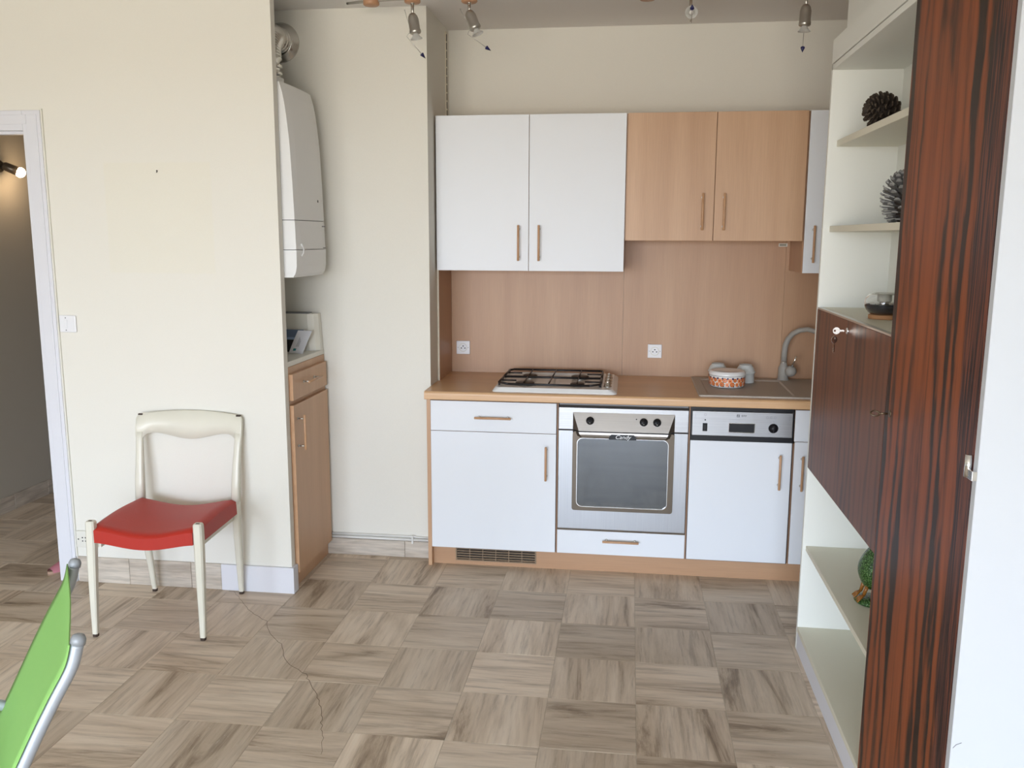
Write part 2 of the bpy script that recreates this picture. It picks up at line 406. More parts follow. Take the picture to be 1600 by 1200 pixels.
# ------------------------------------------------------------------ mesh helpers
def wloc(o):
    v = Vector((0, 0, 0))
    while o is not None:
        v += o.location
        o = o.parent
    return v
class MB:
    def __init__(self):
        self.bm = bmesh.new()
    def _mark(self, faces, m, s):
        for f in faces:
            f.material_index = m
            f.smooth = s
    def box(self, x0, x1, y0, y1, z0, z1, m=0, bev=0.0, seg=2, mside=None, face=None):
        """mside: material of all faces but the one named face ('-y','+x','-x')"""
        bm = self.bm
        v = [bm.verts.new(p) for p in ((x0, y0, z0), (x1, y0, z0), (x1, y1, z0), (x0, y1, z0), (x0, y0, z1), (x1, y0, z1), (x1, y1, z1), (x0, y1, z1))]
        F = {'-z': (3, 2, 1, 0), '+z': (4, 5, 6, 7), '-y': (0, 1, 5, 4), '+x': (1, 2, 6, 5), '+y': (2, 3, 7, 6), '-x': (3, 0, 4, 7)}
        fs = []
        for k, q in F.items():
            f = bm.faces.new([v[i] for i in q])
            f.material_index = m if (mside is None or k == face) else mside
            fs.append(f)
        if bev > 0:
            es = list({e for f in fs for e in f.edges})
            bmesh.ops.bevel(bm, geom=es, offset=bev, segments=seg, profile=0.5, affect='EDGES')
        return self
    def loft(self, rings, m=0, s=True, caps=True, closed=True, loop=False):
        bm = self.bm
        R = [[bm.verts.new(p) for p in r] for r in rings]
        n = len(R[0])
        pairs = list(zip(R[:-1], R[1:]))
        if loop: pairs.append((R[-1], R[0]))
        for a, b in pairs:
            for i in range(n if closed else n - 1):
                j = (i + 1) % n
                f = bm.faces.new((a[i], a[j], b[j], b[i])); f.material_index = m; f.smooth = s
        if caps and closed and not loop:
            for q in (list(reversed(R[0])), R[-1]):
                f = bm.faces.new(q); f.material_index = m
        return self
    def tube(self, pts, r, n=12, m=0, caps=True, s=True):
        pts = [Vector(p) for p in pts]
        k = len(pts)
        rs = r if isinstance(r, (list, tuple)) else [r] * k
        rings = []
        t0 = (pts[1] - pts[0]).normalized()
        up = Vector((0, 0, 1)) if abs(t0.z) < 0.9 else Vector((1, 0, 0))
        u = t0.cross(up).normalized()
        for i in range(k):
            t = (pts[min(i + 1, k - 1)] - pts[max(i - 1, 0)]).normalized()
            u = (u - t * u.dot(t)).normalized()
            v = t.cross(u)
            rings.append([pts[i] + (u * math.cos(2 * PI * j / n) + v * math.sin(2 * PI * j / n)) * rs[i] for j in range(n)])
        return self.loft(rings, m, s, caps)
    def cyl(self, p0, p1, r, n=20, m=0, r1=None):
        return self.tube([p0, p1], [r, r if r1 is None else r1], n, m)
    def lathe(self, c, prof, n=28, m=0, axis=(0, 0, 1), s=True, ms=None):
        """prof: (radius, height along axis); closed at ends when radius is 0"""
        a = Vector(axis).normalized()
        q = Vector((0, 0, 1)).rotation_difference(a)
        c = Vector(c)
        bm = self.bm
        rings = []
        for (r, z) in prof:
            if r <= 1e-6:
                rings.append([bm.verts.new(c + q @ Vector((0, 0, z)))])
            else:
                rings.append([bm.verts.new(c + q @ Vector((r * math.cos(2 * PI * j / n), r * math.sin(2 * PI * j / n), z))) for j in range(n)])
        for i in range(len(rings) - 1):
            A, B = rings[i], rings[i + 1]
            mm = m if ms is None else ms[i]
            for j in range(n):
                k = (j + 1) % n
                if len(A) == 1 and len(B) == 1: continue
                if len(A) == 1: q_ = (A[0], B[k], B[j])
                elif len(B) == 1: q_ = (A[j], A[k], B[0])
                else: q_ = (A[j], A[k], B[k], B[j])
                f = bm.faces.new(q_); f.material_index = mm; f.smooth = s
        return self
    def prism(self, poly, fn, d0, d1, m=0, mside=None, s=False):
        """poly in 2D, fn(u,v,d)->xyz"""
        bm = self.bm
        A = [bm.verts.new(fn(u, v, d0)) for u, v in poly]
        B = [bm.verts.new(fn(u, v, d1)) for u, v in poly]
        n = len(poly)
        f = bm.faces.new(list(reversed(A))); f.material_index = m
        f = bm.faces.new(B); f.material_index = m
        for i in range(n):
            j = (i + 1) % n
            f = bm.faces.new((A[i], A[j], B[j], B[i])); f.material_index = m if mside is None else mside; f.smooth = s
        return self
    def ring(self, outer, inner, fn, d0, d1, m=0, s=False):
        """frame between two outlines with equal point counts"""
        bm = self.bm
        L = [[bm.verts.new(fn(u, v, d)) for u, v in p] for p, d in ((outer, d0), (outer, d1), (inner, d1), (inner, d0))]
        n = len(outer)
        for k in range(4):
            A, B = L[k], L[(k + 1) % 4]
            for i in range(n):
                j = (i + 1) % n
                f = bm.faces.new((A[i], A[j], B[j], B[i])); f.material_index = m; f.smooth = s
        return self
    def quad(self, pts, m=0, s=False):
        f = self.bm.faces.new([self.bm.verts.new(p) for p in pts]); f.material_index = m; f.smooth = s
        return self
    def ball(self, c, r, n=20, m=0, sq=(1, 1, 1)):
        res = bmesh.ops.create_uvsphere(self.bm, u_segments=n, v_segments=max(8, n // 2), radius=1.0)
        for v in res['verts']:
            v.co = Vector(c) + Vector((v.co.x * r * sq[0], v.co.y * r * sq[1], v.co.z * r * sq[2]))
            for f in v.link_faces:
                f.material_index = m; f.smooth = True
        return self
    def build(self, name, mat, parent=None, world=True):
        bm = self.bm
        bmesh.ops.recalc_face_normals(bm, faces=bm.faces)
        if parent is not None and world:
            L = wloc(parent)
            for v in bm.verts:
                v.co -= L
        me = bpy.data.meshes.new(name)
        bm.to_mesh(me); bm.free()
        for x in mats_of(mat):
            me.materials.append(x)
        o = bpy.data.objects.new(name, me)
        COL.objects.link(o)
        o.parent = parent
        return o
def bx(*a, **k): return MB().box(*a, **k)
def rr(x0, x1, z0, z1, r, n=5):
    p = []
    for cx, cz, a in ((x1 - r, z0 + r, -PI / 2), (x1 - r, z1 - r, 0), (x0 + r, z1 - r, PI / 2), (x0 + r, z0 + r, PI)):
        for i in range(n + 1):
            t = a + PI / 2 * i / n
            p.append((cx + r * math.cos(t), cz + r * math.sin(t)))
    return p
def tag(o, label, cat, group=None):
    o['label'] = label; o['category'] = cat
    if group: o['group'] = group
    return o
def thing(name, label, cat, loc=(0, 0, 0), rz=0.0, group=None):
    o = bpy.data.objects.new(name, None)
    COL.objects.link(o)
    o.empty_display_size = 0.05
    o.location = loc; o.rotation_euler = (0, 0, rz)
    return tag(o, label, cat, group)
def struct(o, label, cat):
    o['kind'] = 'structure'
    return tag(o, label, cat)
def text_mesh(body, size, extrude, fn, name, mat, parent, shear=0.0, sx=1.0):
    cu = bpy.data.curves.new('lettering', 'FONT')
    cu.body = body; cu.size = size; cu.extrude = extrude; cu.shear = shear; cu.align_x = 'CENTER'; cu.align_y = 'CENTER'; cu.resolution_u = 3
    o = bpy.data.objects.new('lettering', cu)
    COL.objects.link(o)
    dg = bpy.context.evaluated_depsgraph_get()
    me = bpy.data.meshes.new_from_object(o.evaluated_get(dg))
    bpy.data.objects.remove(o); bpy.data.curves.remove(cu)
    L = wloc(parent)
    for v in me.vertices:
        v.co = Vector(fn(v.co.x * sx, v.co.y, v.co.z)) - L
    me.materials.clear(); me.materials.append(MATS[mat])
    p = bpy.data.objects.new(name, me)
    COL.objects.link(p); p.parent = parent
    return p
XZ = lambda y: (lambda u, v, d: (u, y + d, v))

# ------------------------------------------------------------------ the room shell
YW, ZC = 0.5724, 2.605           # splashback face, ceiling height
YB = YW + 0.012                  # kitchen back wall
YP, XP = -0.42, -0.526           # partition front plane and its free end
YPIL = 0.0967                    # recess wall
XL = -3.6
XS, YSF = 1.6152, -0.6708        # shelf unit front plane and far end

floor = struct(bx(XL, 2.4, YR, 2.6, -0.06, -0.0012).build('floor', 'grout'), 'travertine tiled floor with veins turned tile by tile', 'floor')
struct(bx(XL, 2.4, YR, YB + .1, ZC, ZC + 0.08).build('ceiling', 'ceiling_paint'), 'plain off white ceiling', 'ceiling')
struct(bx(0.0, 2.25, YB, YB + 0.1, -0.01, ZC).build('wall_back', 'wallpaper'), 'cream papered wall above and behind the kitchen units', 'wall')
struct(bx(-1.25, -0.0005, YPIL, YB + 0.1, -0.01, ZC).build('wall_recess', 'wallpaper'), 'cream papered wall of the recess beside the kitchen', 'wall')
mb = MB().box(-1.56, XP, YP, YP + 0.042, -0.01, ZC)
mb.box(-2.50, -1.56, YP, YP + 0.042, 2.06, ZC).box(XL, -2.50, YP, YP + 0.042, -0.01, ZC)
struct(mb.build('wall_left', 'wallpaper_partition'), 'cream papered partition wall behind the red chair', 'wall')
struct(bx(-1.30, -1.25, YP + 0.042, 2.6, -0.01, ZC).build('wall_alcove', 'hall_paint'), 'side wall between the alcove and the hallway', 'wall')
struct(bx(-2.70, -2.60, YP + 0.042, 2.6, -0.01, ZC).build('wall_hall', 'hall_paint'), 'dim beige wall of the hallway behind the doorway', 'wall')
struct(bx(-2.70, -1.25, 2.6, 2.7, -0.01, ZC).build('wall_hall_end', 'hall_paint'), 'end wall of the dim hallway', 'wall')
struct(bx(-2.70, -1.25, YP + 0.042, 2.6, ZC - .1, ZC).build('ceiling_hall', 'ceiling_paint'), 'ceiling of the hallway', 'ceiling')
mb = MB().box(1.875, 2.35, YR, -0.66, -0.01, ZC).box(2.25, 2.35, -0.66, YB + .1, -0.01, ZC)
struct(mb.build('wall_right', 'wallpaper'), 'right hand wall behind the shelf unit', 'wall')
struct(bx(XL - 0.1, XL, YR, YP, -0.01, ZC).build('wall_side', 'room_paint'), 'side wall of the living room', 'wall')
mb = MB().box(XL, WX0, YR - .1, YR, -.01, ZC).box(WX1, 2.4, YR - .1, YR, -.01, ZC).box(WX0, WX1, YR - .1, YR, WZ1, ZC).box(WX0, WX1, YR - .1, YR, -.01, 0.05)
struct(mb.build('wall_rear', 'room_paint'), 'rear wall around the wide balcony window', 'wall')
mb = MB()
for k in range(4):
    x = WX0 + (WX1 - WX0 - .06) * k / 3
    mb.box(x, x + 0.06, YR - .09, YR - .04, 0.05, WZ1)
mb.box(WX0, WX1, YR - .09, YR - .04, 0.05, 0.12).box(WX0, WX1, YR - .09, YR - .04, WZ1 - .07, WZ1)
struct(mb.build('window_1', 'white_paint'), 'wide white framed balcony window behind the camera', 'window')
struct(bx(XL, 2.4, YR - 1.3, YR - .1, -0.2, -0.02).build('floor_balcony', 'grout'), 'balcony slab outside the window', 'balcony')

# floor tiles: veins alternate direction in a basket pattern
TX, TY, X0, Y0 = 0.3025, 0.3072, 0.995, -0.5635
def tile_mesh(a, b_):
    q = MB().box(-a / 2, a / 2, -b_ / 2, b_ / 2, -0.009, 0.0)
    bm = q.bm
    es = [e for e in bm.edges if all(v.co.z > -1e-6 for v in e.verts)]
    bmesh.ops.bevel(bm, geom=es, offset=0.0008, segments=1, affect='EDGES')
    o = q.build('tile', 'travertine')
    me = o.data
    bpy.data.objects.remove(o)
    return me
G = 0.0012
tmA, tmB = tile_mesh(TX - G, TY - G), tile_mesh(TY - G, TX - G)
def inframe(x, y):
    v = Vector((x, y, 0)) - CAM
    d = v.dot(_F)
    if d < 0.1: return False
    px, py = 800 + 1383.4 * v.dot(_R2) / d, 600 + 1383.4 * v.dot(_D2) / d
    return -140 < px < 1740 and py < 1330
rest = MB()
nt_ = 0
for i in range(-16, 5):
    for j in range(-25, 11):
        cx, cy = X0 + (i + 0.5) * TX, Y0 + (j + 0.5) * TY
        if cx < XL or cx > 2.2 or cy < YR + .1 or cy > 2.5: continue
        if cy - TY / 2 > YP + .03 and (-1.40 < cx < -0.70 or cy > YPIL + .14 and cx > -1.3): continue
        if cx > 1.9: continue
        hor = (i + j) % 2 == 0        # grain along x
        vis = inframe(cx, cy) and not (cx < -1.4 and cx > -1.26)
        if vis:
            o = bpy.data.objects.new('tile', tmA if hor else tmB)
            COL.objects.link(o)
            o.parent = floor
            rz = (0 if hor else PI / 2) + (PI if random.random() < .5 else 0)
            o.location = (cx, cy, random.uniform(-0.0003, 0.0001))
            o.rotation_euler = (random.uniform(-.0006, .0006), random.uniform(-.0006, .0006), rz)
            nt_ += 1
        else:
            rest.box(cx - TX / 2 + .0006, cx + TX / 2 - .0006, cy - TY / 2 + .0006, cy + TY / 2 - .0006, -0.009, -0.0002)
ro = rest.build('tile_field', 'travertine', floor)
ro['kind'] = 'stuff'
print('tiles', nt_)
# the crack that runs across the tiles
cr = [(-0.7989, -0.442), (-0.734, -0.512), (-0.6497, -0.6185), (-0.5251, -0.7224), (-0.4451, -0.8526), (-0.3856, -0.9068), (-0.3063, -1.0548), (-0.1989, -1.1333), (-0.1758, -1.1749), (-0.1095, -1.2657), (-0.0561, -1.3653), (-0.0338, -1.4379), (0.0047, -1.5278), (0.0287, -1.6138)]
pts = []
for a, b_ in zip(cr[:-1], cr[1:]):
    for k in range(5):
        t = k / 5
        pts.append((a[0] + (b_[0] - a[0]) * t + random.uniform(-.004, .004), a[1] + (b_[1] - a[1]) * t + random.uniform(-.004, .004)))
pts.append(cr[-1])
mb = MB()
rings = []
for i, p in enumerate(pts):
    q = pts[min(i + 1, len(pts) - 1)]; pr = pts[max(i - 1, 0)]
    d = Vector((q[0] - pr[0], q[1] - pr[1])).normalized()
    wd = 0.0008 * (0.6 + 0.6 * math.sin(PI * i / len(pts)))
    rings.append([(p[0] - d.y * wd, p[1] + d.x * wd, 0.0003), (p[0] + d.y * wd, p[1] - d.x * wd, 0.0003), (p[0] + d.y * wd, p[1] - d.x * wd, -0.002), (p[0] - d.y * wd, p[1] + d.x * wd, -0.002)])
mb.loft(rings, 0, False)
mb.build('crack', 'crack_dark', floor)

# door casing to the hall
d1 = struct(thing('door_1', 'white door casing of the dim hallway opening', 'doorway', (-1.60, YP, 0)), 'white door casing of the dim hallway opening', 'doorway')
mb = MB().box(-1.643, -1.560, YP - 0.014, YP + 0.056, 0, 2.104, bev=0.003).box(-1.622, -1.575, YP - 0.018, YP - 0.012, 0, 2.086, bev=.002)
mb.build('jamb', 'white_paint', d1)
mb = MB().box(-2.50, -1.643, YP - 0.014, YP + 0.056, 2.020, 2.104, bev=0.003).box(-2.46, -1.6225, YP - 0.018, YP - 0.012, 2.046, 2.086, bev=.002)
mb.build('lintel', 'white_paint', d1)
bx(-2.52, -2.44, YP - 0.014, YP + 0.056, 0, 2.02, bev=0.003).build('jamb', 'white_paint', d1)
bx(-2.44, -1.65, YP + 0.0, YP + 0.03, 2.006, 2.02, bev=.002).build('door_stop', 'white_paint', d1)
bx(-1.5605, -1.5535, YP - 0.008, YP, 0.12, 2.11).build('edge_bead', 'plastic_cream', d1)

# baseboards
def skirt(name, label, segs, y0, y1, z1, mat, axis='x', x=0):
    t = struct(thing(name, label, 'baseboard', (segs[0][0], y0, 0) if axis == 'x' else (x, segs[0][0], 0)), label, 'baseboard')
    for a, b_ in segs:
        if axis == 'x': bx(a + .0006, b_ - .0006, y0, y1, 0.0, z1, bev=0.002, seg=1).build('stone_piece', mat, t)
        else: bx(y0, y1, a + .0006, b_ - .0006, 0.0, z1, bev=0.002, seg=1).build('stone_piece', mat, t)
    return t
skirt('baseboard_left', 'veined stone baseboard pieces under the wall behind the red chair', [(-1.553, -1.30), (-1.30, -1.0), (-1.0, -0.856)], YP - 0.010, YP, 0.121, 'stone_skirt')
t = struct(thing('baseboard_partition', 'white painted baseboard wrapping the free end of the partition', 'baseboard', (-0.69, YP, 0)), 'white painted baseboard wrapping the free end of the partition', 'baseboard')
bx(-0.855, XP + 0.012, YP - 0.013, YP, 0, 0.121, bev=.0015).build('board', 'white_paint', t)
bx(XP, XP + 0.012, YP + 0.0005, YP + 0.042, 0, 0.121, bev=.0015).build('return_board', 'white_paint', t)
skirt('baseboard_recess', 'veined stone baseboard under the white pipes in the recess', [(-0.60, -0.14), (-0.14, -0.001)], YPIL - 0.010, YPIL, 0.083, 'stone_skirt')
skirt('baseboard_hall', 'shadowed stone baseboard along the hallway wall', [(-0.36 + .3 * k, -0.06 + .3 * k) for k in range(9)], -2.60, -2.588, 0.09, 'stone_skirt', 'y', -2.6)

# ------------------------------------------------------------------ kitchen: fronts and handles
def handle(parent, p0, p1, out, r=0.0055):
    """beech dowel on two nickel posts; p0,p1 rod ends; out: vector from rod back to the door"""
    mb = MB()
    p0, p1, out = Vector(p0), Vector(p1), Vector(out)
    d = (p1 - p0).normalized()
    mb.tube([p0, p0 + d * .0015, p1 - d * .0015, p1], [r * .75, r, r, r * .75], 14, 0)
    for q in (p0 + d * 0.018, p1 - d * 0.018):
        mb.cyl(q, q + out, 0.0033, 10, 1)
        mb.cyl(q + out * .85, q + out, 0.006, 12, 1)
    return mb.build('handle', ['beech_rod', 'nickel'], parent)
def front(name, x0, x1, z0, z1, y0, parent, th=0.018, mats=('white_laminate', 'beech_h'), bev=0.0008):
    return bx(x0, x1, y0, y0 + th, z0, z1, m=0, mside=1, face='-y', bev=bev, seg=1).build(name, list(mats), parent)
GAP = 0.0015
# left base cabinet
bc = thing('base_cabinet', 'white base cabinet with a drawer over a door beside the oven', 'cabinet', (0.31, 0.27, 0))
bx(0.0, 0.0186, 0.0, 0.56, 0.0, 0.829, bev=.001, seg=1).build('end_panel', 'beech_v', bc)
bx(0.0188, 0.6195, 0.0195, 0.56, 0.0925, 0.829).build('carcass', 'black_gap', bc)
d = front('drawer_front', 0.0192, 0.6165, 0.6735, 0.8175, 0.0, bc)
handle(d, (0.234, -0.032, 0.7445), (0.406, -0.032, 0.7445), (0, 0.032, 0))
d = front('door', 0.0192, 0.6165, 0.0956, 0.6712, 0.0, bc)
handle(d, (0.571, -0.032, 0.453), (0.571, -0.032, 0.616), (0, 0.032, 0))

# oven housing with drawer
oh = thing('oven_cabinet', 'beech oven housing with a low white drawer under the oven', 'cabinet', (0.925, 0.27, 0))
bx(0.6200, 0.6250, 0.004, 0.56, 0.0925, 0.829).build('side_panel', 'beech_dark', oh)
bx(1.2232, 1.2285, 0.004, 0.56, 0.0925, 0.829).build('side_panel', 'beech_dark', oh)
bx(0.6252, 1.2230, 0.0195, 0.56, 0.0925, 0.212).build('drawer_box', 'black_gap', oh)
bx(0.6252, 1.2230, 0.003, 0.02, 0.2125, 0.2185).build('rail', 'bronze_trim', oh)
d = front('drawer_front', 0.6262, 1.2222, 0.0956, 0.2105, 0.0, oh)
handle(d, (0.841, -0.032, 0.170), (1.010, -0.032, 0.170), (0, 0.032, 0))

# oven
ov = thing('oven', 'stainless built-in oven with mirrored glass door and black knobs', 'oven', (0.925, 0.27, 0.219))
bx(0.6255, 1.2225, 0.012, 0.55, 0.2195, 0.826).build('casing', 'black_gap', ov)
fa = bx(0.6268, 1.2212, -0.004, 0.012, 0.6985, 0.803, bev=.002).build('control_panel', 'steel', ov)
bx(0.6300, 1.2180, 0.004, 0.012, 0.8135, 0.826).build('top_strip', 'print_grey', ov)
dr = bx(0.6268, 1.2212, -0.004, 0.012, 0.2200, 0.6945, bev=.002).build('oven_door', 'steel_v', ov)
# sloping fascia wedge: full width at the top, narrower and proud at the bottom
YO = -0.0042
def wedge(xl, xr, zt, zb, dx, dpt, dpt2=None):
    mb = MB()
    A = [(xl, YO, zt), (xr, YO, zt)]
    B = [(xl, YO, zb), (xr, YO, zb)]
    Cc = [(xl + dx, YO - dpt, zb), (xr - dx, YO - dpt, zb)]
    mb.quad([A[0], A[1], Cc[1], Cc[0]], 0)
    f = mb.bm.faces.new([mb.bm.verts.new(p) for p in (A[0], Cc[0], B[0])]); f.material_index = 1
    f = mb.bm.faces.new([mb.bm.verts.new(p) for p in (A[1], B[1], Cc[1])]); f.material_index = 1
    mb.quad([B[0], Cc[0], Cc[1], B[1]], 0)
    mb.quad([A[0], B[0], B[1], A[1]], 0)
    return mb
wedge(0.694, 1.159, 0.7815, 0.7, 0.029, 0.034).build('sloping_fascia', ['steel_fascia_lit', 'bronze_trim'], fa)
def fasc(u, v): # point on the sloping fascia at x=u, z=v
    t = (0.7815 - v) / (0.7815 - 0.7)
    return Vector((u, YO - 0.034 * t, v))
nrm = Vector((0, -0.0815, 0.034)).normalized()
for x in (0.7736, 1.0180, 1.0785):
    c = fasc(x, 0.745)
    k = MB().lathe(c, [(0.0185, -.001), (0.0185, 0.004), (0.0165, 0.006), (0.0155, 0.018), (0.0135, 0.020), (0, 0.020)], 26, 0, nrm)
    up = Vector((0, 0.034, 0.0815)).normalized()
    p = c + nrm * 0.0205
    k.cyl(p - up * .013, p + up * .013, 0.0032, 8, 0)
    k.cyl(p - up * .0145, p - up * .0095, 0.0024, 8, 1)
    k.build('knob', ['black_plastic', 'label_silver'], fa)
c = fasc(0.985, 0.757)
MB().lathe(c, [(0.0028, -.001), (0.0028, 0.002), (0, 0.002)], 12, 0, nrm).build('pilot_lamp', 'black_plastic', fa)
# raised door frame, bright lip, glass
fr_ = MB().ring(rr(0.694, 1.159, 0.3160, 0.693, 0.012), rr(0.7145, 1.1335, 0.334, 0.664, 0.026), XZ(YO), -0.016, 0.0, 0)
fr_.build('door_frame', 'bronze_trim', dr)
mb = MB().ring(rr(0.7145, 1.1335, 0.334, 0.664, 0.026), rr(0.7165, 1.1315, 0.336, 0.662, 0.025), XZ(YO), -0.0165, 0.0, 0)
mb.build('glass_trim', 'chrome', dr)
MB().prism(rr(0.7167, 1.1313, 0.3362, 0.6618, 0.024), XZ(YO), -0.010, 0.0, 0).build('glass_pane', 'oven_glass', dr)
mb = MB()   # lip: continues the wedge below the slot and swells back into the frame
prof = [(0.6945, 0.723, 0.034), (0.684, 0.727, 0.034), (0.674, 0.733, 0.031), (0.6655, 0.742, 0.024), (0.663, 0.748, 0.015)]
for (za, xa, da), (zb, xb, db) in zip(prof[:-1], prof[1:]):
    mb.quad([(xa, YO - da, za), (1.853 - xa, YO - da, za), (1.853 - xb, YO - db, zb), (xb, YO - db, zb)], 0, True)
    for s_ in (0, 1):
        X = (lambda x: x) if s_ == 0 else (lambda x: 1.853 - x)
        mb.quad([(X(0.694), YO, za), (X(xa), YO - da, za), (X(xb), YO - db, zb), (X(0.694), YO, zb)], 1, False)
mb.quad([(0.694, YO, 0.6945), (1.159, YO, 0.6945), (1.13, YO - .034, 0.6945), (0.723, YO - .034, 0.6945)], 0)
mb.build('door_lip', ['steel_fascia_lit', 'bronze_trim'], dr)
bg = MB().prism([(0.861, 0.6645), (0.987, 0.6645), (0.983, 0.680), (0.975, 0.6875), (0.873, 0.6875), (0.865, 0.680)], XZ(YO - 0.0345), -0.0025, 0.012, 0)
bg.build('badge', 'black_plastic', dr)
text_mesh('Candy', 0.026, 0.0004, lambda u, v, d_: (0.924 + u, YO - 0.0372 - d_, 0.6765 + v), 'lettering', 'plastic_white', dr, 0.35, 1.05)

# dishwasher
dw = thing('dishwasher', 'slim built-in dishwasher with steel control strip and white door', 'dishwasher', (1.457, 0.27, 0))
bx(1.2300, 1.6864, 0.006, 0.55, 0.0925, 0.829).build('casing', 'black_plastic', dw)
cp = bx(1.2362, 1.6795, -0.006, 0.006, 0.6905, 0.8035, bev=.0015).build('control_panel', 'steel', dw)
bx(1.2312, 1.6850, -0.002, 0.006, 0.6660, 0.6898, bev=.001, seg=1).build('grip_strip', 'black_plastic', dw)
YD = -0.0062
sw = MB().box(1.2835, 1.3045, YD - .004, YD, 0.711, 0.748, bev=.001).box(1.2875, 1.3005, YD - .007, YD - .003, 0.715, 0.744, bev=.002)
sw.build('power_switch', 'black_plastic', cp)
mb = MB().ring(rr(1.3985, 1.5150, 0.7075, 0.7520, 0.003, 2), rr(1.4010, 1.5125, 0.7100, 0.7495, 0.002, 2), XZ(YD), -0.002, 0, 0)
mb.build('grip_bezel', 'chrome', cp)
bx(1.4010, 1.5125, YD - .0005, YD + .001, 0.71, 0.7495).build('door_grip', 'black_plastic', cp)
MB().lathe((1.5960, YD, 0.7325), [(0.0215, -.001), (0.0215, .003), (0.018, .005), (0.0165, .016), (0, .017)], 26, 0, (0, -1, 0)).box(1.5945, 1.5975, YD - .019, YD - .016, 0.717, 0.748).build('program_dial', 'black_plastic', cp)
mb = MB().ring(rr(1.4335, 1.4455, 0.7795, 0.7915, 0.0005, 1), rr(1.4350, 1.4440, 0.7810, 0.7900, 0.0004, 1), XZ(YD), -0.0006, 0, 0)
mb.build('logo_box', 'black_plastic', cp)
text_mesh('N', 0.012, 0.0003, lambda u, v, d_: (1.4395 + u, YD - 0.0004 - d_, 0.7855 + v), 'lettering', 'black_plastic', cp)
text_mesh('EFF', 0.0105, 0.0003, lambda u, v, d_: (1.4655 + u, YD - 0.0004 - d_, 0.7855 + v), 'lettering', 'black_plastic', cp, 0, 1.6)
mb = MB()
for x in (1.568, 1.584, 1.602): mb.ring(rr(x - .005, x + .005, 0.776, 0.786, 0.0035, 3), rr(x - .0038, x + .0038, 0.7772, 0.7848, 0.003, 3), XZ(YD), -0.0004, 0, 0)
mb.ring(rr(1.289, 1.299, 0.782, 0.792, 0.003, 3), rr(1.2902, 1.2978, 0.7832, 0.7908, 0.002, 3), XZ(YD), -0.0004, 0, 0)
mb.ring(rr(1.250, 1.665, 0.768, 0.797, 0.003, 3), rr(1.2507, 1.6643, 0.7687, 0.7963, 0.003, 3), XZ(YD), -0.0003, 0, 0)
for a in (-2.2, 0.35, 2.0, 1.57): 
    mb.lathe((1.596 + .030 * math.cos(a), YD, 0.7325 + .030 * math.sin(a)), [(0.0016, 0), (0.0016, .0005), (0, .0005)], 8, 0, (0, -1, 0))
mb.build('symbols', 'print_grey', cp)
MB().lathe((1.2942, YD, 0.763), [(0.0032, -.0005), (0.0032, .001), (0, .001)], 12, 0, (0, -1, 0)).build('pilot_lamp', 'black_plastic', cp)
d = front('door', 1.2315, 1.6826, 0.0956, 0.6650, 0.0, dw)
handle(d, (1.631, -0.032, 0.4525), (1.631, -0.032, 0.6145), (0, 0.032, 0))

# right base cabinet under the sink
sb = thing('sink_cabinet', 'white sink base cabinet partly hidden by the shelf unit', 'cabinet', (1.95, 0.27, 0))
bx(1.6880, 2.245, 0.0195, 0.56, 0.0925, 0.66).build('carcass', 'beech_dark', sb)
front('top_front', 1.6905, 2.10, 0.6735, 0.8175, 0.0, sb)
d = front('door', 1.6941, 2.10, 0.0956, 0.6712, 0.0, sb)
handle(d, (1.7288, -0.032, 0.451), (1.7288, -0.032, 0.6125), (0, 0.032, 0))

# plinth and its grille
pl = thing('plinth', 'beech kick board along the foot of the base units', 'plinth', (1.1, 0.036, 0))
bx(0.0190, 0.128, 0.0361, 0.052, 0.0, 0.092).build('board', 'beech_h', pl)
bx(0.524, 2.24, 0.0361, 0.052, 0.0, 0.092).build('board', 'beech_h', pl)
bx(0.128, 0.524, 0.0361, 0.052, 0.0, 0.0185).build('board', 'beech_h', pl)
vg = thing('vent_grille', 'brown slatted vent grille set into the kick board', 'grille', (0.326, 0.036, 0.0185))
bx(0.1285, 0.5235, 0.046, 0.050, 0.019, 0.0915).build('backing', 'black_gap', vg)
MB().ring(rr(0.1285, 0.5235, 0.019, 0.0915, 0.001, 1), rr(0.1345, 0.5175, 0.0245, 0.0865, 0.001, 1), XZ(0.034), 0, 0.012).build('frame', 'vent_brown', vg)
for k in range(5):
    z = 0.0305 + k * 0.0125
    bx(0.1345, 0.5175, 0.0355, 0.046, z - .0022, z + .0022).build('slat', 'vent_brown', vg)
for k in range(1, 6):
    x = 0.1345 + k * 0.0638
    bx(x - .0018, x + .0018, 0.0352, 0.046, 0.0245, 0.0865).build('divider', 'vent_brown', vg)

# worktop with a rounded front edge and a cut-out for the sink
wt = MB()
ZT, ZB, YF = 0.8693, 0.8299, -0.0508
prof = [(0.03, ZB), (YF + .004, ZB), (YF + .0012, ZB + .0012), (YF, ZB + .004)]
R_ = 0.014
for k in range(7):
    a = PI / 2 * k / 6
    prof.append((YF + R_ - R_ * math.cos(a), ZT - R_ + R_ * math.sin(a)))
prof.append((0.03, ZT))
wt.prism(prof, lambda u, v, d_: (d_, u, v), 0.0005, 2.247, 0, s=False)
for x0, x1, y0, y1 in ((0.0005, 1.33, 0.03, YW - .0005), (1.33, 2.05, 0.50, YW - .0005), (2.05, 2.247, 0.03, YW - .0005)):
    wt.box(x0, x1, y0, y1, ZB, ZT)
tag(wt.build('worktop', 'beech_top'), 'beech laminate worktop with rounded front edge', 'worktop')

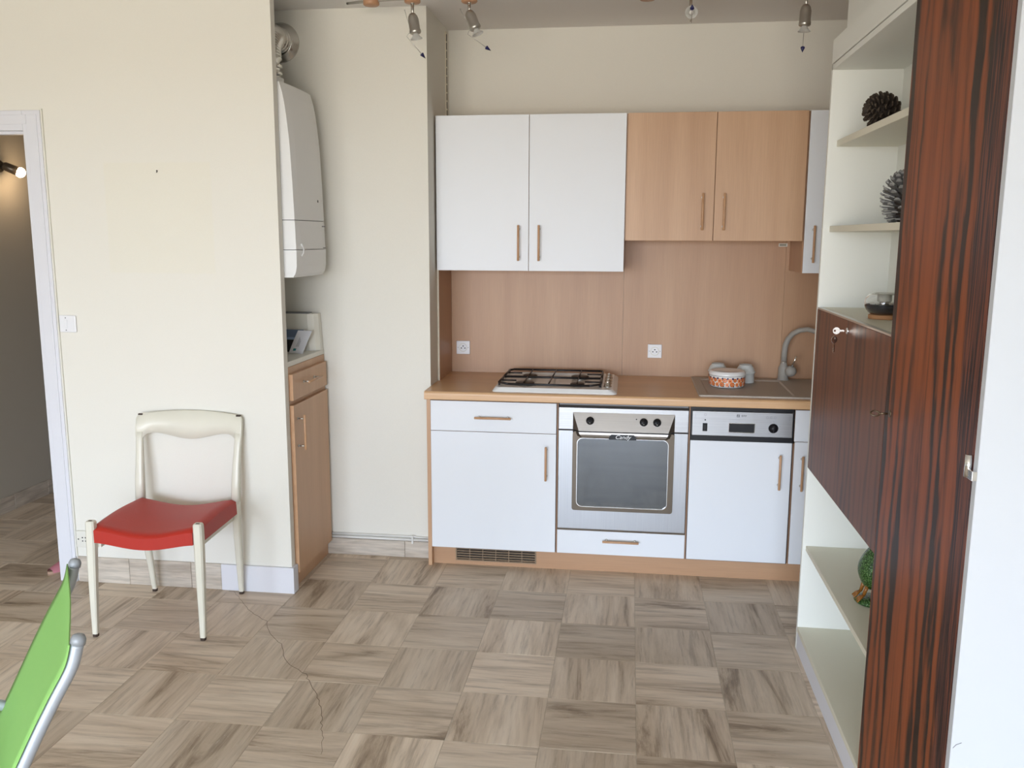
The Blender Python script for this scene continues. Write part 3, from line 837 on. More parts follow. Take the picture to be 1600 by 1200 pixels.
# splashback panels
sp = thing('splashback', 'beech panel splashback between worktop and wall cabinets', 'splashback', (0.9, YW, ZT))
for a, b_ in ((0.0092, 0.9085), (0.9095, 1.7075), (1.7085, 2.245)):
    bx(a, b_, YW, YB - .0005, ZT + .0003, 1.66 if a > .5 else 1.43).build('panel', 'beech_splash', sp)
bx(0.0, 0.0088, 0.262, YW, ZT + .0003, 1.418, m=0, mside=1, face='+x').build('side_panel', ['beech_splash', 'edge_trim'], sp)

# wall cabinets
def wallcab(label, x0, x1, z0, z1, doors, mats, hx, side=None):
    t = thing('wall_cabinet', label, 'cabinet', ((x0 + x1) / 2, 0.57, z0))
    bx(x0, x1, 0.2440, YB - .014 if z0 > 1.5 else YW - .001, z0 + .001, z1 - .0005, bev=.0005, seg=1).build('carcass', side or 'beech_v', t)
    for (a, b_), h in zip(doors, hx):
        d = front('door', a, b_, z0, z1, 0.2251, t, mats=mats)
        if h is not None:
            handle(d, (h, 0.193, z0 + 0.048), (h, 0.193, z0 + 0.216), (0, 0.032, 0))
    return t
wallcab('wall cabinet with two white doors above the hob', 0.0078, 0.9085, 1.4188, 2.1439, [(0.0085, 0.4547), (0.4572, 0.9075)], ('white_laminate', 'beech_h'), (0.409, 0.5065))
hc = wallcab('shorter wall cabinet with two beech doors above the sockets', 0.9095, 1.7235, 1.5646, 2.1439, [(0.9155, 1.3145), (1.3172, 1.7185)], ('beech_v', 'beech_h'), (1.2633, 1.3600))
rc = wallcab('narrow white wall cabinet next to the shelf unit', 1.7245, 2.20, 1.4188, 2.1439, [(1.7262, 2.12)], ('white_laminate', 'beech_h'), (1.7655,))
st = thing('rating_sticker', 'tiny pale sticker under the beech wall cabinet', 'sticker', (1.69, YW, 1.545))
bx(1.670, 1.712, YW - .0012, YW - .0001, 1.536, 1.552).build('paper', 'label_silver', st)
bx(1.674, 1.706, YW - .0016, YW - .0012, 1.5395, 1.5485).build('print', 'sticker_text', st)

# sockets on the splashback
def socket(label, x, z, y, group):
    t = thing('wall_socket', label, 'socket', (x, y, z), 0, group)
    bx(x - .036, x + .036, y - .009, y - .0003, z - .0355, z + .0355, bev=.003).build('plate', 'plastic_white', t)
    mb = MB().lathe((x, y - .0088, z), [(0.0225, 0), (0.0225, 0.0016), (0.0200, 0.0018), (0.0190, -0.0002), (0, -0.0002)], 28, 0, (0, -1, 0))
    mb.build('round_well', 'plastic_cream', t)
    for dx, dz in ((-.0095, -.003), (.0095, -.003), (0, .008)):
        MB().lathe((x + dx, y - .0091, z + dz), [(0.0032, 0), (0.0032, 0.0006), (0, 0.0006)], 12, 0, (0, -1, 0)).build('contact', 'black_plastic', t)
    for dx in (-.027, .027):
        MB().lathe((x + dx, y - .0089, z), [(0.0018, 0), (0.0018, 0.0006), (0, 0.0006)], 10, 0, (0, -1, 0)).build('screw', 'print_grey', t)
socket('square white socket on splashback left of the hob', 0.0712, 1.0, YW, 'sockets on the splashback')
socket('square white socket on splashback between hob and casserole', 1.0755, 1.0, YW, 'sockets on the splashback')

# gas hob
hb = thing('gas_hob', 'white gas hob with black pan supports set in the worktop', 'hob', (0.60, 0.24, ZT))
hx0, hx1, hy0, hy1 = 0.315, 0.893, -0.018, 0.500
mb = MB()
O1 = rr(hx0, hx1, hy0, hy1, 0.02); O2 = rr(hx0 + .012, hx1 - .02, hy0 + .014, hy1 - .014, 0.03); O3 = rr(hx0 + .03, 0.815, hy0 + .05, hy1 - .03, 0.06); O4 = rr(hx0 + .045, 0.80, hy0 + .065, hy1 - .045, 0.05)
mb.loft([[(u, v, z) for u, v in P_] for P_, z in ((O1, ZT + .0002), (O1, ZT + .004), (O2, ZT + .020), (O3, ZT + .020), (O4, ZT + .012))], 0, False, True)
mb.build('tray', 'white_enamel', hb)
burn = [(0.455, 0.345, .036), (0.705, 0.345, .044), (0.455, 0.115, .046), (0.705, 0.115, .034)]
for x, y, r_ in burn:
    b0 = MB().lathe((x, y, ZT + .012), [(r_ * .75, 0), (r_ * .75, .008), (r_ * .8, .010), (0, .010)], 22, 0).build('burner_base', 'nickel', hb)
    MB().lathe((x, y, ZT + .022), [(r_, 0), (r_, .004), (r_ * .85, .007), (0, .008)], 24, 0).build('burner_cap', 'iron_black', hb)
for (ya, yb) in ((0.235, 0.475), (0.010, 0.230)):
    g = MB()
    zg = ZT + .034
    fr0 = ya < 0.1
    xa, xb = 0.338, 0.815
    if fr0: loop = [(xa, yb), (xb, yb), (xb, ya + .045), (xb - .05, ya), (xa + .05, ya), (xa, ya + .045)]
    else: loop = [(xa + .02, yb), (xb - .01, yb), (xb, yb - .02), (xb, ya), (xa, ya), (xa, yb - .03)]
    loop3 = [(u, v, zg) for u, v in loop]
    for p, q in zip(loop3, loop3[1:] + loop3[:1]):
        g.cyl(p, q, 0.0052, 8)
    for x in (0.455, 0.575, 0.705):
        g.cyl((x, ya, zg), (x, yb, zg), 0.0036, 8)
    g.cyl((xa, (ya + yb) / 2, zg), (xa + .075, (ya + yb) / 2, zg), 0.0036, 8)
    g.cyl((xb - .075, (ya + yb) / 2, zg), (xb, (ya + yb) / 2, zg), 0.0036, 8)
    for x in (xa + .001, xb - .001):
        for y in (ya + .05, yb - .05):
            g.cyl((x, y, ZT + .0195), (x, y, zg), 0.005, 8)
    g.build('pan_support', 'iron_black', hb)
for k in range(4):
    y = 0.09 + k * 0.085
    MB().lathe((0.848, y, ZT + .0195), [(0.020, 0), (0.020, .003), (0.016, .004), (0.0145, .020), (0.012, .022), (0, .022)], 24).box(0.8455, 0.8505, y - .013, y + .013, ZT + .040, ZT + .044).build('control_knob', 'nickel', hb)

# sink
sk = thing('sink', 'sand coloured composite sink with drainer at the right of the worktop', 'sink', (1.68, 0.26, ZT))
sx0, sx1, sy0, sy1 = 1.262, 2.09, -0.004, 0.536
zr = ZT + .008
mb = MB()
def rings(lst): return [[(u, v, z) for u, v in p] for p, z in lst]
mb.loft(rings([(rr(sx0, sx1, sy0, sy1, .012), ZT + .0003), (rr(sx0, sx1, sy0, sy1, .012), zr - .002), (rr(sx0 + .002, sx1 - .002, sy0 + .002, sy1 - .002, .012), zr)]), 0, False, False)
# flat rim surface: strips around drainer and bowl
dx0, dx1, by0, by1, bx0, bx1 = 1.300, 1.690, 0.030, 0.470, 1.735, 2.050
e = .002
for x0, x1, y0, y1 in ((sx0 + e, dx0, sy0 + e, sy1 - e), (dx0, dx1, sy0 + e, by0), (dx0, dx1, by1, sy1 - e), (dx1, bx0, sy0 + e, sy1 - e), (bx0, bx1, sy0 + e, by0), (bx0, bx1, by1, sy1 - e), (bx1, sx1 - e, sy0 + e, sy1 - e)):
    mb.quad([(x0, y0, zr), (x1, y0, zr), (x1, y1, zr), (x0, y1, zr)])
mb.build('rim', 'granite_sand', sk)
dr_ = MB().loft(rings([([(dx0, by0), (dx1, by0), (dx1, by1), (dx0, by1)], zr), ([(dx0 + .010, by0 + .010), (dx1 - .006, by0 + .010), (dx1 - .006, by1 - .010), (dx0 + .010, by1 - .010)], zr - .005)]), 0, False, False)
dr_.quad([(dx0 + .010, by0 + .010, zr - .005), (dx1 - .006, by0 + .010, zr - .005), (dx1 - .006, by1 - .010, zr - .005), (dx0 + .010, by1 - .010, zr - .005)])
dr_.build('drainer', 'granite_sand', sk)
bw = MB()
def sq(x0, x1, y0, y1): return rr(x0, x1, y0, y1, .0008, 6)
bw.loft(rings([(sq(bx0, bx1, by0, by1), zr), (rr(bx0 + .001, bx1 - .001, by0 + .001, by1 - .001, .05, 6), zr - .0005), (rr(bx0 + .006, bx1 - .006, by0 + .006, by1 - .006, .055, 6), zr - .008), (rr(bx0 + .022, bx1 - .022, by0 + .022, by1 - .022, .06, 6), zr - .14), (rr(bx0 + .06, bx1 - .06, by0 + .06, by1 - .06, .05, 6), zr - .165)]), 0, True, True)
bw.build('basin', 'granite_sand', sk)
MB().lathe(((bx0 + bx1) / 2, 0.25, zr - .1649), [(0.04, 0), (0.04, .002), (0.03, .001), (0, .001)], 24).build('drain', 'chrome', sk)

# tap
tp = thing('tap', 'sand coloured swan neck tap with chrome lever at the sink', 'tap', (1.7130, 0.502, zr))
tx, ty = 1.7130, 0.502
MB().lathe((tx, ty, zr), [(0.030, 0), (0.030, .003), (0.026, .006), (0.025, .060), (0.021, .070), (0.017, .078), (0.0155, .090), (0, .090)], 24).build('body', 'granite_tap', tp)
MB().lathe((tx, ty, zr + .088), [(0.0158, 0), (0.0158, .004), (0, .004)], 24).build('collar_ring', 'nickel', tp)
nk = [(tx, ty, zr + .09), (tx, ty - .002, zr + .14), (tx + .003, ty - .006, zr + .175), (tx + .013, ty - .015, zr + .208), (tx + .032, ty - .03, zr + .236), (tx + .060, ty - .05, zr + .255), (tx + .093, ty - .075, zr + .262), (tx + .125, ty - .10, zr + .255), (tx + .148, ty - .12, zr + .235), (tx + .158, ty - .13, zr + .205)]
MB().tube(nk, [.0148, .0146, .0142, .0138, .0132, .0126, .012, .0118, .0118, .012], 16).build('neck', 'granite_tap', tp)
bl = MB().ball((tx + .030, ty - .030, zr + .048), .0285, 22).build('valve_ball', 'granite_tap', tp)
MB().tube([(tx + .032, ty - .042, zr + .068), (tx + .040, ty - .052, zr + .098), (tx + .048, ty - .060, zr + .128)], [.0052, .0048, .0042], 12).build('lever', 'chrome', tp)

# crockery on the drainer
zs = zr - .0030
def flowers(mb, cx, cy, R, z0, zspan, spots, base=0):
    """flat printed blossoms bent around a round pot; spots: (angle, z, radius, kind)"""
    def disc(a, z, r_, m, off, n=14, lob=0.0):
        bm = mb.bm
        vs = []
        for k in range(n):
            t = 2 * PI * k / n
            q = r_ * (1 + lob * math.cos(6 * t))
            aa = a + q * math.cos(t) / R
            vs.append(bm.verts.new((cx + (R + off) * math.sin(aa), cy - (R + off) * math.cos(aa), z + q * math.sin(t))))
        c = bm.verts.new((cx + (R + off) * math.sin(a), cy - (R + off) * math.cos(a), z))
        for k in range(n):
            f = bm.faces.new((c, vs[k], vs[(k + 1) % n])); f.material_index = m
    for a, z, r_, kind in spots:
        if kind == 2:
            disc(a, z, r_, 4, .0002); continue
        disc(a, z, r_, 3 if kind else 1, .0003, lob=.08)
        disc(a, z, r_ * .85, 0 if kind else 1, .0005, lob=.08)
        disc(a, z, r_ * .42, 1 if kind else 0, .0007)
        disc(a, z, r_ * .22, 2, .0009)
cs = thing('casserole_dish', 'white lidded casserole dish with a band of orange flowers', 'dish', (1.415, 0.286, zs))
cx, cy, R = 1.415, 0.286, 0.0845
MB().lathe((cx, cy, zs), [(0, .0005), (R - .012, 0), (R - .005, .002), (R - .001, .008), (R, .014), (R, .050), (R - .001, .054), (R - .004, .055), (R - .004, .010), (0, .008)], 48).build('bowl', 'ceramic_white', cs)
sp_ = []
k = 0
NF = 22
for i in range(NF):
    a = -PI * .98 + i * (2 * PI / NF)
    up_ = i % 2 == 0
    sp_.append((a, zs + (.038 if up_ else .035), .0118 if i % 4 else .0095, up_))
    sp_.append((a + .13, zs + (.0175 if up_ else .0185), .0098 if up_ else .0115, not up_))
    sp_.append((a + .16, zs + .046, .0052, 2)); sp_.append((a - .08, zs + .010, .0040, 2))
mb = MB(); flowers(mb, cx, cy, R, 0, 0, sp_)
mb.build('flower_band', ['print_orange', 'print_peach', 'print_brown', 'print_olive', 'print_violet'], cs)
MB().lathe((cx, cy, zs + .0555), [(R - .002, 0), (R + .0025, .001), (R + .003, .006), (R + .001, .013), (R - .002, .0185), (R - .007, .0215), (R - .013, .0205), (R - .02, .019), (0, .018), ], 48).build('lid', 'ceramic_white', cs)
def cup(label, x, y, flow):
    t = thing('cup', label, 'cup', (x, y, zs), 0, 'cups upside down on the drainer')
    q = MB().lathe((x, y, zs), [(0.041, .0005), (0.0435, 0), (0.0435, .003), (0.0430, .046), (0.0475, .049), (0.0485, .052), (0.0470, .055), (0.0445, .057), (0.0425, .066), (0.036, .078), (0.031, .082), (0.0305, .088), (0.0285, .088), (0.028, .083), (0, .082)], 36)
    q.build('body', 'ceramic_grey', t)
    q = MB().tube([(x + .044 * math.cos(.9), y + .044 * math.sin(.9), zs + .040), (x + .066 * math.cos(.9), y + .066 * math.sin(.9), zs + .034), (x + .066 * math.cos(.9), y + .066 * math.sin(.9), zs + .016), (x + .044 * math.cos(.9), y + .044 * math.sin(.9), zs + .010)], .0045, 8)
    q.build('handle', 'ceramic_grey', t)
    if flow:
        q = MB(); flowers(q, x, y, .0452, 0, 0, [(a, zs + .022 + (.008 if k % 2 else -.002), .0085, k % 2) for k, a in enumerate((-1.9, -1.5, -1.1, -.7))])
        q.build('flower_print', ['print_orange', 'print_peach', 'print_brown', 'print_olive', 'print_violet'], t)
cup('upturned grey white cup behind the casserole, farther from the tap', 1.384, 0.432, True)
cup('upturned grey white cup behind the casserole, nearer the tap', 1.5165, 0.412, False)

# ------------------------------------------------------------------ back corner slotted rail
rl = thing('slotted_rail', 'slim cream rail with dark slots in the back corner above cabinets', 'rail', (0.0, 0.53, 2.14))
bx(-0.0004, 0.004, 0.508, 0.530, 2.12, 2.585).build('strip', 'edge_trim', rl)
for k in range(11):
    z = 2.135 + k * 0.0405
    bx(0.0035, 0.0048, 0.5115, 0.5265, z, z + .033).build('slot', 'black_gap', rl)

# ------------------------------------------------------------------ alcove: cabinet, boiler, flue
XA = -0.5265
ac = thing('alcove_cabinet', 'tall beech cabinet tucked behind the partition under the boiler', 'cabinet', (-0.8, -0.14, 0))
bx(-1.20, XA, YP + .045, YPIL - .011, 0.075, 1.0145).build('carcass', 'beech_v', ac)
bx(-1.20, XA - .010, YP + .045, YPIL - .011, 0.0, 0.0748).build('plinth_board', 'beech_v', ac)
def sidefront(name, y0, y1, z0, z1, x0, parent):
    return bx(x0, x0 + .018, y0, y1, z0, z1, m=0, mside=1, face='+x', bev=.0008, seg=1).build(name, ['beech_v', 'beech_rod'], parent)
d = sidefront('drawer_front', YP + .047, 0.062, 0.868, 0.984, XA + .0005, ac)
handle(d, (-0.474, -0.265, 0.935), (-0.474, -0.095, 0.935), (-0.034, 0, 0))
d = sidefront('door', YP + .047, 0.066, 0.078, 0.846, XA + .0005, ac)
handle(d, (-0.474, -0.335, 0.640), (-0.474, -0.335, 0.800), (-0.034, 0, 0))
tag(bx(-1.20, XA - .002, YP + .045, YPIL - .0005, 1.0150, 1.0380, bev=.002).build('alcove_worktop', 'plastic_cream'), 'cream worktop on the alcove cabinet below the boiler', 'worktop')
# cream panel standing at the back
mb = MB().prism([(-0.90, 0.024), (-0.572, 0.020), (-0.545, 0.032), (-0.529, 0.052), (-0.529, 0.088), (-0.90, 0.088)], lambda u, v, d_: (u - .010 * (d_ - 1.038) / .18, v, d_), 1.0385, 1.215, 0)
mb.box(-0.90, -0.580, 0.026, 0.086, 1.2152, 1.2195, 1)
tag(mb.build('plastic_case', ['plastic_cream', 'print_grey']), 'cream plastic case standing on the alcove worktop behind leaflets', 'case')
# leaflets leaning on it
def leaflet(name, label, x0, x1, ztop, lean, curl, y0, mats, extra=None, slant=0.0):
    t = thing(name, label, 'leaflet', ((x0 + x1) / 2, y0, 1.0382))
    mb = MB(); nz, nx = 8, 6
    def P_(i, j, off):
        a, b_ = i / nx, j / nz
        x = x0 + (x1 - x0) * a + slant * b_
        return (x, y0 + lean * b_ - curl * math.sin(PI * b_) * .5 + off - .01 * a, 1.0384 + (ztop - 1.0384) * b_)
    for off, flip in ((0, False), (.004, True)):
        for i in range(nx):
            for j in range(nz):
                mb.quad([P_(i, j, off), P_(i + 1, j, off), P_(i + 1, j + 1, off), P_(i, j + 1, off)], 0, True)
    for j in range(nz):
        for i in (0, nx):
            mb.quad([P_(i, j, 0), P_(i, j + 1, 0), P_(i, j + 1, .004), P_(i, j, .004)], 1)
    for i in range(nx):
        for j in (0, nz):
            mb.quad([P_(i, j, 0), P_(i + 1, j, 0), P_(i + 1, j, .004), P_(i, j, .004)], 1)
    mb.build('pages', [mats, 'paper_white'], t)
    def patch(nm, a0, a1, b0, b1, mat):
        q = MB(); n_ = 6
        for k in range(n_):
            u0, u1 = b0 + (b1 - b0) * k / n_, b0 + (b1 - b0) * (k + 1) / n_
            pp = [P_(nx * a0, nz * u0, -.0006), P_(nx * a1, nz * u0, -.0006), P_(nx * a1, nz * u1, -.0006), P_(nx * a0, nz * u1, -.0006)]
            q.quad(pp, 0, True)
        q.build(nm, mat, t)
    for e_ in (extra or []): patch(*e_)
    return t
leaflet('leaflet', 'blue and black photo leaflet leaning behind the white one', -0.735, -0.590, 1.143, 0.020, 0.0, -0.030, 'paper_blue',
        [('photo_dark', .30, .92, .0, .55, 'paper_black'), ('photo_light', .45, .85, .55, .66, 'paper_sky'), ('photo_pale', .2, .30, .0, .5, 'paper_sky')], 0.006)
leaflet('leaflet', 'white leaflet with small teal square leaning on the cream case', -0.638, -0.566, 1.142, 0.040, 0.008, -0.082, 'paper_white',
        [('logo', .22, .42, .12, .22, 'teal')] + [('print_line', .34 + k * .055, .36 + k * .055, .30, .72 - .05 * k, 'print_grey') for k in range(4)], 0.034)

# boiler
by0_, by1_ = -0.372, -0.004
bo = thing('gas_boiler', 'white wall mounted gas boiler in the alcove beside the partition', 'boiler', (-0.70, -0.19, 1.42))
bx(-0.95, -0.531, by0_ + .0, by1_, 1.405, 2.205, bev=.004).build('back_frame', 'boiler_white', bo)
def bside(z):  # front profile
    ks = [(1.40, -.492), (1.42, -.476), (1.45, -.4700), (1.53, -.4680), (1.645, -.4705), (1.80, -.4745), (1.97, -.4810), (2.10, -.4930), (2.19, -.5080), (2.215, -.5180)]
    for (a, xa), (b_, xb) in zip(ks[:-1], ks[1:]):
        if a <= z <= b_: return xa + (xb - xa) * (z - a) / (b_ - a)
    return ks[-1][1]
def shell(name, z0, z1, parent, mat='boiler_white', n_=10, grow=0.0):
    mb = MB(); R_s = []
    yc, hw = (by0_ + by1_) / 2, (by1_ - by0_) / 2 + grow
    for k in range(n_ + 1):
        z = z0 + (z1 - z0) * k / n_
        xf = bside(z) + grow
        ring_ = []
        for q in range(9):
            t = -1 + 2 * q / 8
            ring_.append((xf + .006 * (1 - t * t) - (.003 if abs(t) == 1 else 0), yc + hw * t, z + (0 if k < n_ or z1 < 2.2 else -.018 * t * 0 + .0)))
        ring_ += [(-0.530, by1_ + grow, z), (-0.530, by0_ - grow, z)]
        R_s.append(ring_)
    mb.loft(R_s, 0, False, True)
    return mb.build(name, mat, parent)
shell('front_cover', 1.6485, 2.212, bo, n_=12)
shell('control_cover', 1.5235, 1.6455, bo)
shell('lower_flap', 1.405, 1.521, bo, grow=.002)
bx(-0.530, -0.478, by0_ + .004, by1_ - .004, 1.6452, 1.6488).build('seam', 'boiler_seam', bo)
MB().lathe((-0.4685, -0.095, 1.735), [(0.006, -.003), (0.006, .0015), (0.004, .002), (0, .002)], 16, 0, (1, 0, 0)).build('sight_hole', 'boiler_seam', bo)
MB().tube([(-0.4635, -0.33, 1.545), (-0.4615, -0.315, 1.535), (-0.4605, -0.309, 1.521), (-0.4615, -0.315, 1.505), (-0.4635, -0.33, 1.497)], .0035, 8).build('flap_grip', 'boiler_white', bo)
mb = MB()
for k, (a, b_) in enumerate(((-.055, -.048), (-.046, -.040), (-.038, -.033), (-.031, -.025), (-.023, -.018))):
    mb.box(-0.4665, -0.4645, a, b_, 1.6215, 1.6265)
mb.build('maker_print', 'print_grey', bo)
bx(-0.4660, -0.4640, -0.050, -0.018, 1.5245, 1.529).build('indicator', 'print_grey', bo)
# flue
fl = thing('flue_pipe', 'corrugated silver flue pipe bending from boiler into the wall', 'pipe', (-0.655, -0.14, 2.21))
pth = [Vector((-0.655, -0.14, 2.213))]
path = []
for k in range(7): path.append(Vector((-0.655, -0.14, 2.213 + .125 * k / 6)))
for k in range(1, 25):
    a = PI / 2 * k / 24
    path.append(Vector((-0.655 - .028 * k / 24, -0.14 + .125 * (1 - math.cos(a)), 2.338 + .125 * math.sin(a))))
for k in range(1, 6): path.append(Vector((-0.683, -0.015 + .098 * k / 5, 2.463)))
dense = []
for a, b_ in zip(path[:-1], path[1:]):
    dense += [a.lerp(b_, q / 4) for q in range(4)]
dense.append(path[-1])
rad = [(.056 if i < 10 else .053 + .0065 * math.sin(i * PI / 3)) for i in range(len(dense))]
MB().tube(dense, rad, 28).build('corrugated_tube', 'chrome_dull', fl)
MB().lathe((-0.655, -0.14, 2.213), [(0.062, 0), (0.062, .05), (0.057, .052), (0.057, 0)], 28).build('sleeve', 'boiler_white', fl)
MB().lathe((-0.69, YPIL - .0005, 2.462), [(0.090, 0), (0.088, .006), (0.080, .010), (0.077, .022), (0.068, .026), (0.064, .034), (0.060, .034), (0.06, 0)], 36, 0, (0, -1, 0)).build('wall_collar', 'chrome_dull', fl)

# pipes along the recess
pp = thing('heating_pipes', 'pair of thin white pipes running above the recess baseboard', 'pipes', (-0.27, YPIL, 0.08))
MB().tube([(-0.62, YPIL - .008, 0.0925), (-0.001, YPIL - .008, 0.0925)], .0072, 12).build('thick_pipe', 'pipe_white', pp)
MB().tube([(-0.62, YPIL - .006, 0.1085), (-0.12, YPIL - .006, 0.1085), (-0.095, YPIL - .010, 0.112), (-0.075, YPIL - .006, 0.1055), (-0.001, YPIL - .006, 0.1055)], .0045, 10).build('thin_pipe', 'pipe_white', pp)
bx(-0.104, -0.094, YPIL - .019, YPIL - .0005, 0.074, 0.116, bev=.002).build('pipe_clip', 'pipe_white', pp)

# ------------------------------------------------------------------ left wall fittings
t = thing('light_switch', 'white light switch on the partition beside the door casing', 'switch', (-1.51, YP, 1.195))
bx(-1.549, -1.471, YP - .010, YP - .0003, 1.158, 1.233, bev=.004).build('plate', 'plastic_white', t)
bx(-1.525, -1.511, YP - .013, YP - .009, 1.176, 1.214, bev=.002).build('rocker', 'plastic_white', t)
for z in (1.168, 1.222):
    MB().lathe((-1.518, YP - .0098, z), [(0.0028, 0), (0.0028, .0006), (0, .0006)], 10, 0, (0, -1, 0)).build('screw', 'print_grey', t)
t = thing('phone_socket', 'cream socket low on the partition behind the red chair', 'socket', (-1.51, YP, 0.205))
bx(-1.551, -1.471, YP - .012, YP - .0003, 0.166, 0.245, bev=.004).build('plate', 'plastic_cream', t)
for dx, dz in ((-.0075, .008), (.0075, .008), (-.0075, -.008), (.0075, -.008), (-.028, 0), (.028, 0)):
    MB().lathe((-1.511 + dx, YP - .0118, 0.206 + dz), [(0.0032, 0), (0.0032, .0006), (0, .0006)], 10, 0, (0, -1, 0)).build('hole', 'black_plastic', t)
t = thing('wall_hook', 'tiny dark picture hook left in the partition wall', 'hook', (-1.052, YP, 1.85))
MB().cyl((-1.052, YP + .003, 1.851), (-1.052, YP - .006, 1.850), .0022, 8).build('nail', 'black_gap', t)
MB().tube([(-1.052, YP - .001, 1.853), (-1.051, YP - .002, 1.846), (-1.052, YP - .005, 1.843), (-1.053, YP - .007, 1.846)], .0014, 8).build('hook', 'black_gap', t)

# ------------------------------------------------------------------ hallway
hl = thing('hall_lamp', 'lit bronze wall spotlight in the dim hallway', 'lamp', (-2.60, 0.72, 1.96))
MB().lathe((-2.60, 0.665, 1.962), [(0.034, 0), (0.034, .012), (0.026, .018), (0, .018)], 24, 0, (1, 0, 0)).build('wall_plate', 'bronze_trim', hl)
MB().cyl((-2.585, 0.665, 1.962), (-2.545, 0.665, 1.962), .008, 10).build('arm', 'bronze_trim', hl)
ax = Vector((.62, .18, -.28)).normalized()
c = Vector((-2.555, 0.660, 1.962))
MB().lathe(c, [(0, -.012), (0.018, -.010), (0.024, .0), (0.026, .085), (0.024, .085), (0.022, .01), (0, .008)], 22, 0, ax).build('lamp_head', 'bronze_trim', hl)
MB().ball(c + ax * .084, .028, 16).build('bulb', 'lamp_glow', hl)
pd = bpy.data.lights.new('hall_bulb', 'POINT'); pd.energy = 1.6; pd.color = (1, 0.72, 0.45); pd.shadow_soft_size = .02
po = bpy.data.objects.new('hall_bulb', pd); COL.objects.link(po); po.location = c + ax * .125
def slipper(label, x, y, rz, mt):
    t = thing('slipper', label, 'slipper', (x, y, 0), rz, 'slippers in the doorway')
    mb = MB()
    out = []
    for k in range(24):
        a = 2 * PI * k / 24
        out.append((.042 * math.cos(a) * (1 + .12 * math.sin(a)), .125 * math.sin(a)))
    mb.loft([[(u, v, z) for u, v in out] for z in (0.0, .014)] + [[(u * .93, v * .97, .017) for u, v in out]], 0, True)
    mb.build('sole', 'slipper_sole', t, world=False)
    mb = MB(); R_s = []
    for j in range(7):
        v = -.112 + .095 * j / 6
        hw = .044 * math.sqrt(max(0.05, 1 - (v / .128) ** 2))
        R_s.append([(hw * math.cos(PI * k / 10), v, .010 + (.018 + .028 * j / 6) * math.sin(PI * k / 10)) for k in range(11)])
    mb.loft(R_s, 0, True, False, closed=False)
    mb.loft([[(p[0] * .9, p[1] + .002, p[2] * .88) for p in r_] for r_ in R_s], 0, True, False, closed=False)
    mb.build('upper', mt, t, world=False)
slipper('pink slipper on the hallway floor at the door casing, nearer one', -1.700, -0.265, -.35, 'pink_fabric_shaded')
slipper('pink slipper on the hallway floor, half hidden by the other', -1.640, 0.05, -.4, 'pink_fabric_shaded')

# ------------------------------------------------------------------ red chair (local axes: x width, y to the back)
ch = thing('dining_chair', 'cream lacquered chair with red vinyl seat against the wall', 'chair', (-0.921, -0.9335, 0), math.radians(3.5))
def leg(p, taper=(.0105, .0165), n_=6):
    """square, rounded, tapering leg through points p=(x,y,z,half width)"""
    mb = MB(); R_s = []
    for (x, y, z, h) in p:
        c_ = h * .35
        o_ = [(h, h - c_), (h - c_, h), (-h + c_, h), (-h, h - c_), (-h, -h + c_), (-h + c_, -h), (h - c_, -h), (h, -h + c_)]
        R_s.append([(x + u, y + v, z) for u, v in o_])
    mb.loft(R_s, 0, False)
    return mb
for s in (-1, 1):
    l = leg([(s * .2205, 0, .012, .0105), (s * .2205, .004, .10, .0125), (s * .219, .012, .28, .0165), (s * .2175, .018, .40, .0180), (s * .217, .019, .468, .0175), (s * .217, .019, .474, .0145)]).build('leg', 'lacquer_cream', ch, world=False)
    leg([(s * .2205, 0, 0, .0095), (s * .2205, 0, .012, .0100)]).build('foot_tip', 'chip_dark', l, world=False)
    MB().box(s * .217 - .008, s * .217 + .006, .013, .021, .4735, .4748).build('chip', 'chip_dark', l, world=False)
    l = leg([(s * .200, .463, .012, .0100), (s * .203, .450, .12, .0125), (s * .210, .425, .30, .0155), (s * .2135, .415, .44, .0165)]).build('leg', 'lacquer_cream', ch, world=False)
    leg([(s * .200, .463, 0, .0092), (s * .200, .463, .012, .0097)]).build('foot_tip', 'chip_dark', l, world=False)
